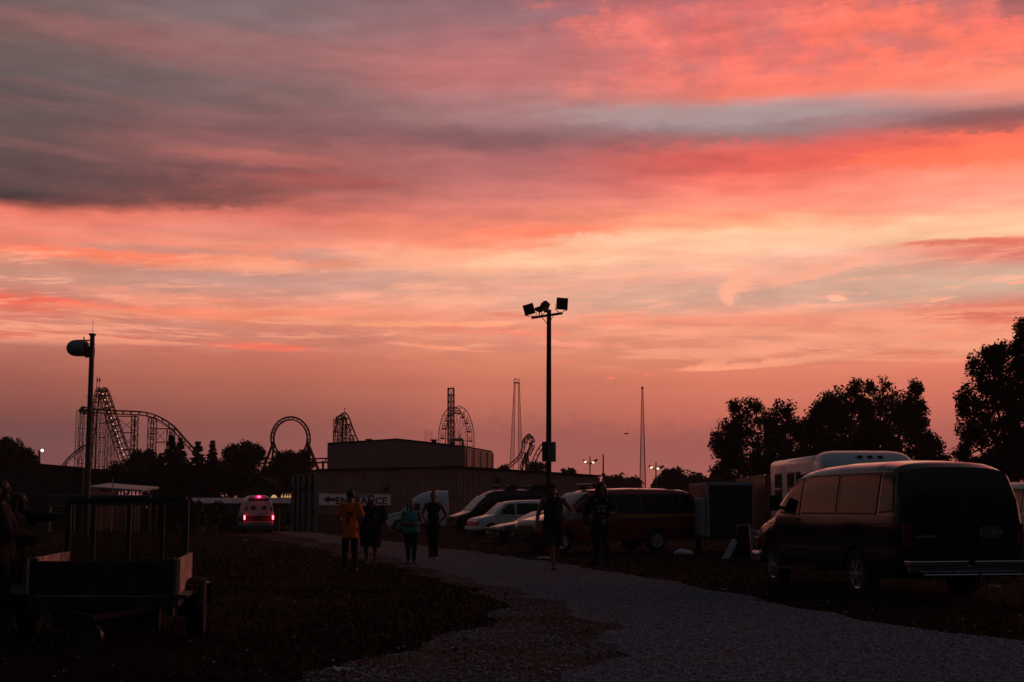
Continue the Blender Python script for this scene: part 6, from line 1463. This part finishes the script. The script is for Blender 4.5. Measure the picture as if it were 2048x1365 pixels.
        for a in range(9): an = a*.7; c.sphere(h+Vector((math.cos(an)*.07*s,.03*s+.05*s*math.sin(an),.07*s)), .035*s, 8, 6)
        cap(c, hv_(-.085,.03,0), hv_(-.11,.04,-.13), .035*s, .025*s); cap(c, hv_(.08,.03,0), hv_(.09,.04,-.08), .032*s, .022*s); fuse('hair', c, hm, t, .010*s, 3)
    else:
        c.sphere(h+Vector((0,.020*s,.038*s)), (.086*s,.098*s,.100*s), 16, 10); fuse('hair', c, hm, t, .010*s, 2)
    return t, D, tp
# facing the viewer = rot 0 (front is -y)
# orange shirt, walking away
p = GP(699,1143); t, D, tp = person('person in a bright orange T-shirt seen from behind, leftmost of the walking group', p, R(180), 1.70, dict(elR=(.27,-.02,1.15), wrR=(.20,-.20,1.08), elL=(-.27,.02,1.15), wrL=(-.22,-.18,1.12), knL=(-.10,-.05,.49), anL=(-.12,.03,.085), knR=(.10,.02,.49), anR=(.12,.08,.10)), wide=.92, topm=m_orange, legs='skinny', hairk='short', sleeve=.55, shirt_len=.22)
# black print on the shirt's back (person faces away, so its back is +y in local space)
def decal(tpo, parent, pts, m, name, y0, sgn=1, lift=.006):
    """thin print laid on the cloth by dropping each point on to its surface"""
    b = MB(); out = []
    dep = None
    for poly in pts:
        vs = []
        for x, z in poly:
            ok, loc_, nr_, ix = tpo.ray_cast(Vector((x, sgn*1.0, z)), Vector((0,-sgn,0)))
            y = (loc_.y if ok else sgn*.12)+sgn*lift; vs.append((x, y, z))
        o = len(b.v); n = len(vs); b.v += vs+[(x, y-sgn*.004, z) for x, y, z in vs]; b.f += [tuple(range(o,o+n)), tuple(range(o+n,o+2*n))]+[(o+k,o+(k+1)%n,o+n+(k+1)%n,o+n+k) for k in range(n)]
    return obj(name, b, m, parent)
decal(tp, tp, [[(-.09,1.29),(.07,1.27),(.10,1.22),(.02,1.21),(-.06,1.23)],[(-.075,1.23),(.02,1.21),(.085,1.21),(.10,1.16),(.03,1.12),(-.05,1.16)],[(-.02,1.13),(.03,1.12),(.07,1.14),(.055,1.04),(.04,.98),(.025,.98),(.01,1.05)]], m_ink, 'shirt_print', 0, 1)
# heavy-set woman in black
p = GP(742,1131); t, D, tp = person('heavy-set person in black T-shirt and black shorts with auburn hair, walking beside the orange shirt', p, R(-6), 1.62, dict(head=(-.0,-.10,1.52), neck=(0,-.03,1.42), elL=(-.33,.02,1.10), wrL=(-.30,-.10,.88), elR=(.33,0,1.12), wrR=(.46,-.04,.88), knL=(-.13,-.03,.47), knR=(.12,-.10,.48), anR=(.11,-.06,.085), anL=(-.12,.10,.10)), wide=1.55, topm=m_cloth_black, legs='shorts', legm=m_cloth_black, hairk='messy', hairm=m_hair_red, sleeve=.6, shirt_len=.16, skin=m_skin, belly=1.2)
b = MB(); b.prism([(.10,-.23,1.20),(.15,-.23,1.14),(.17,-.22,1.03),(.12,-.23,1.10)], (0,-1,0), .01); obj('badge', b, m_print, t)
# teal tank top, holding a phone
p = GP(822,1126.5); t, D, tp = person('person in a teal tank top looking at a phone held at the waist', p, R(4), 1.50, dict(head=(0,-.07,1.61), elL=(-.29,0,1.13), wrL=(-.10,-.22,1.12), elR=(.29,0,1.13), wrR=(.10,-.24,1.12), hdL=(1,-.3,0), hdR=(-1,-.3,0), knR=(.09,-.06,.49), anR=(.08,0,.085), anL=(-.07,.05,.085), knL=(-.09,0,.49)), wide=1.22, top='tank', topm=m_teal, legs='skinny', hairk='bun', hairm=m_hair_red, shirt_len=.06, belly=1.15)
b = MB(); b.box((0,-.27,.99), (.07,.010,.14), Matrix.Rotation(R(-40),3,'X')); o = obj('phone', b, m_trim); o.location = p; o.rotation_euler = (0,0,R(4)); tag(o, 'dark phone held by the person in the teal top', 'phone')
# woman in black jumpsuit
p = GP(866,1121); t, D, tp = person('tall person in a black sleeveless jumpsuit with hands on hips, right of the teal top', p, R(-3), 1.80, dict(elL=(-.30,.06,1.16), wrL=(-.20,-.04,1.00), elR=(.33,.08,1.16), wrR=(.19,-.02,.99), hdL=(.5,-.5,-.5), hdR=(-.5,-.5,-.5), knL=(-.06,-.06,.49), anL=(-.05,.0,.085), knR=(.07,-.01,.49), anR=(.06,.08,.085)), wide=1.02, top='tank', topm=m_cloth_black, legs='trousers', legm=m_cloth_black, hairk='bun', shoem=mat('sandal_tan', (.3,.2,.17), .5), skin=m_skin)
# man with a cap and a white bundle
p = GP(1107,1141); t, D, tp = person('bearded man in a black cap, printed sleeveless top and shorts, mid-stride', p, R(8), 1.84, dict(chest=(0,.01,1.32), head=(-.03,-.03,1.63), elL=(-.31,.05,1.12), wrL=(-.36,-.12,.88), elR=(.42,.05,1.16), wrR=(.22,-.16,1.08), hdR=(-.9,-.3,0), knL=(-.07,-.14,.50), anL=(-.02,-.14,.085), knR=(.10,.06,.50), anR=(.10,.40,.28)), wide=1.12, top='tank', topm=m_cloth_black, legs='shorts', legm=m_cloth_black, hairk='cap', skin=m_skin, shirt_len=.08)
fr_ = []
for (x0,z0,x1,z1) in ((-.11,1.40,.13,1.405),(-.11,1.10,.13,1.105)): fr_.append([(x0,z0),(x1,z0),(x1,z0+.008),(x0,z0+.008)])
for x in (-.115,.125): fr_.append([(x,1.10),(x+.008,1.10),(x+.008,1.405),(x,1.405)])
for i in range(16): x = -.08+.05*(i % 4)+.012*math.sin(i*7); z = 1.15+.06*(i//4)+.01*math.sin(i*5); fr_.append([(x,z),(x+.018,z),(x+.014,z+.024),(x+.003,z+.02)])
decal(tp, tp, fr_, m_print, 'shirt_print', 0, -1)
c = MB(); c.prism([(.14,-.20,1.22),(.30,-.21,1.27),(.40,-.12,1.22),(.72,-.02,1.21),(.60,-.03,1.12),(.36,-.10,1.06),(.20,-.18,1.06)], (0,-1,0), .05); o = obj('folded_cloth', c, mat('pale_cloth', (.42,.36,.38), .8, 0, .2, 8), None, bevel=.015); o.location = p; o.rotation_euler = (0,0,R(8)); tag(o, 'pale folded cloth carried under the arm of the man in the cap', 'cloth')
# woman in black hoodie with a printed shirt
p = GP(1203,1141.5); t, D, tp = person('person with a dark bob in an open black hoodie, right of the capped man', p, R(2), 1.85, dict(elL=(-.30,.03,1.13), wrL=(-.30,-.10,.90), elR=(.30,.02,1.14), wrR=(.18,-.24,1.12), hdR=(.3,-.8,.2), knL=(-.10,-.02,.49), anL=(-.13,.03,.085), knR=(.10,-.04,.49), anR=(.12,-.02,.085)), wide=1.08, top='hoodie', topm=m_cloth_black, legs='trousers', legm=m_cloth_black, hairk='long', skin=m_skin)
s_ = 1.85/1.75; pr = []
for sx_ in (-1, 1): pr.append([(sx_*.115*s_-.022,1.44*s_),(sx_*.115*s_+.022,1.43*s_),(sx_*.085*s_+.012,1.27*s_),(sx_*.085*s_-.012,1.27*s_)])
for k in range(9): x = -.075+.017*k; pr.append([(x,1.375),(x+.010,1.375),(x+.010,1.39),(x,1.39)])
pr += [[(-.10,1.26),(-.07,1.29),(-.01,1.30),(-.02,1.26),(-.06,1.22)],[(.10,1.26),(.07,1.29),(.01,1.30),(.02,1.26),(.06,1.22)],[(.01,1.08),(.07,1.10),(.06,.99),(.03,.99)],[(-.04,1.14),(.05,1.15),(.05,1.17),(-.04,1.16)],[(-.05,1.0),(.02,1.01),(.02,1.02),(-.05,1.01)]]
decal(tp, tp, pr, m_print, 'shirt_print', 0, -1, .008)
text_mesh('shirt_lettering', 'AMERICAN', .045, m_print, t, (0,-.165,1.345), (R(90),0,0), .006, .002)
b = MB(); b.box((.20,-.42,1.20), (.10,.05,.06)); o = obj('paper_cup', b, mat('pale_cloth', (.42,.36,.38), .8), None, bevel=.015); o.location = p; o.rotation_euler = (0,0,R(2)); tag(o, 'small pale packet held in the hand of the hoodie wearer', 'packet')
# dark figures at the left edge by the trailer
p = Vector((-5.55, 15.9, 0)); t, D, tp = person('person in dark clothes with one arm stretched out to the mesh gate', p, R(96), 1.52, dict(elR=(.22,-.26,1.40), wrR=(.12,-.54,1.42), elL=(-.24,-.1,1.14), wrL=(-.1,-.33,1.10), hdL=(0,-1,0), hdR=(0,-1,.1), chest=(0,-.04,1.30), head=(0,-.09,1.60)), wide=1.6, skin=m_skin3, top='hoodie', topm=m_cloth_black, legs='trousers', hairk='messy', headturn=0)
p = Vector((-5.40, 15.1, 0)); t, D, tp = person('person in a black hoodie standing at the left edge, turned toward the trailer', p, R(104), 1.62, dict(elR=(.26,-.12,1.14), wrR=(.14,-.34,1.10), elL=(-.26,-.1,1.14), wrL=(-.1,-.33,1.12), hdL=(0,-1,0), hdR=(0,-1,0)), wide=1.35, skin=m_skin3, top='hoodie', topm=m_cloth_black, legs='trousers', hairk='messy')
# far walkers
for px, d_, rz, H, lb, tm, hk, sk in ((403,90,165,1.62,'small far walker with pale lower legs, left of the far pair by the shed',m_cloth_black,'short','shorts'),(430,88,190,1.70,'small far walker in dark top and shorts, between the bushes and the ambulance',m_cloth_black,'long','shorts'),(576,100,170,1.72,'small dark walker between the ambulance and the tan building corner',m_cloth_black,'short','shorts')):
    person(lb, G(px, d_), R(rz), H, dict(knL=(-.1,-.08,.49), anL=(-.1,-.1,.1), knR=(.1,.02,.49), anR=(.1,.12,.12)), wide=1.1, topm=tm, legs=sk, legm=m_cloth_black, hairk=hk, vox=.02, skin=m_skin2 if px == 403 else m_skin)
b = MB(); q = G(556, 97); b.lathe([(.11,0),(.11,1.45),(.08,1.55),(.001,1.56)], n=10); o = obj('post', b, m_trim, auto=40); o.location = q; tag(o, 'plain dark post just right of the ambulance', 'post')

# ------------------------------------------------------------------ haze
hb_ = MB(); hb_.box((0, 330, 27), (1100, 900, 66)); hz = hb_.mesh('haze'); ho = bpy.data.objects.new('haze', hz); COL.objects.link(ho); tag(ho, kind='stuff')
hm = bpy.data.materials.new('haze_air'); hm.use_nodes = True; ht = hm.node_tree; ht.nodes.clear()
hv2 = ht.nodes.new('ShaderNodeVolumePrincipled'); hv2.inputs['Color'].default_value = (.9,.85,.85,1); hv2.inputs['Density'].default_value = .00025; hv2.inputs['Anisotropy'].default_value = .3
hout = ht.nodes.new('ShaderNodeOutputMaterial'); ht.links.new(hv2.outputs[0], hout.inputs['Volume']); hz.materials.append(hm)
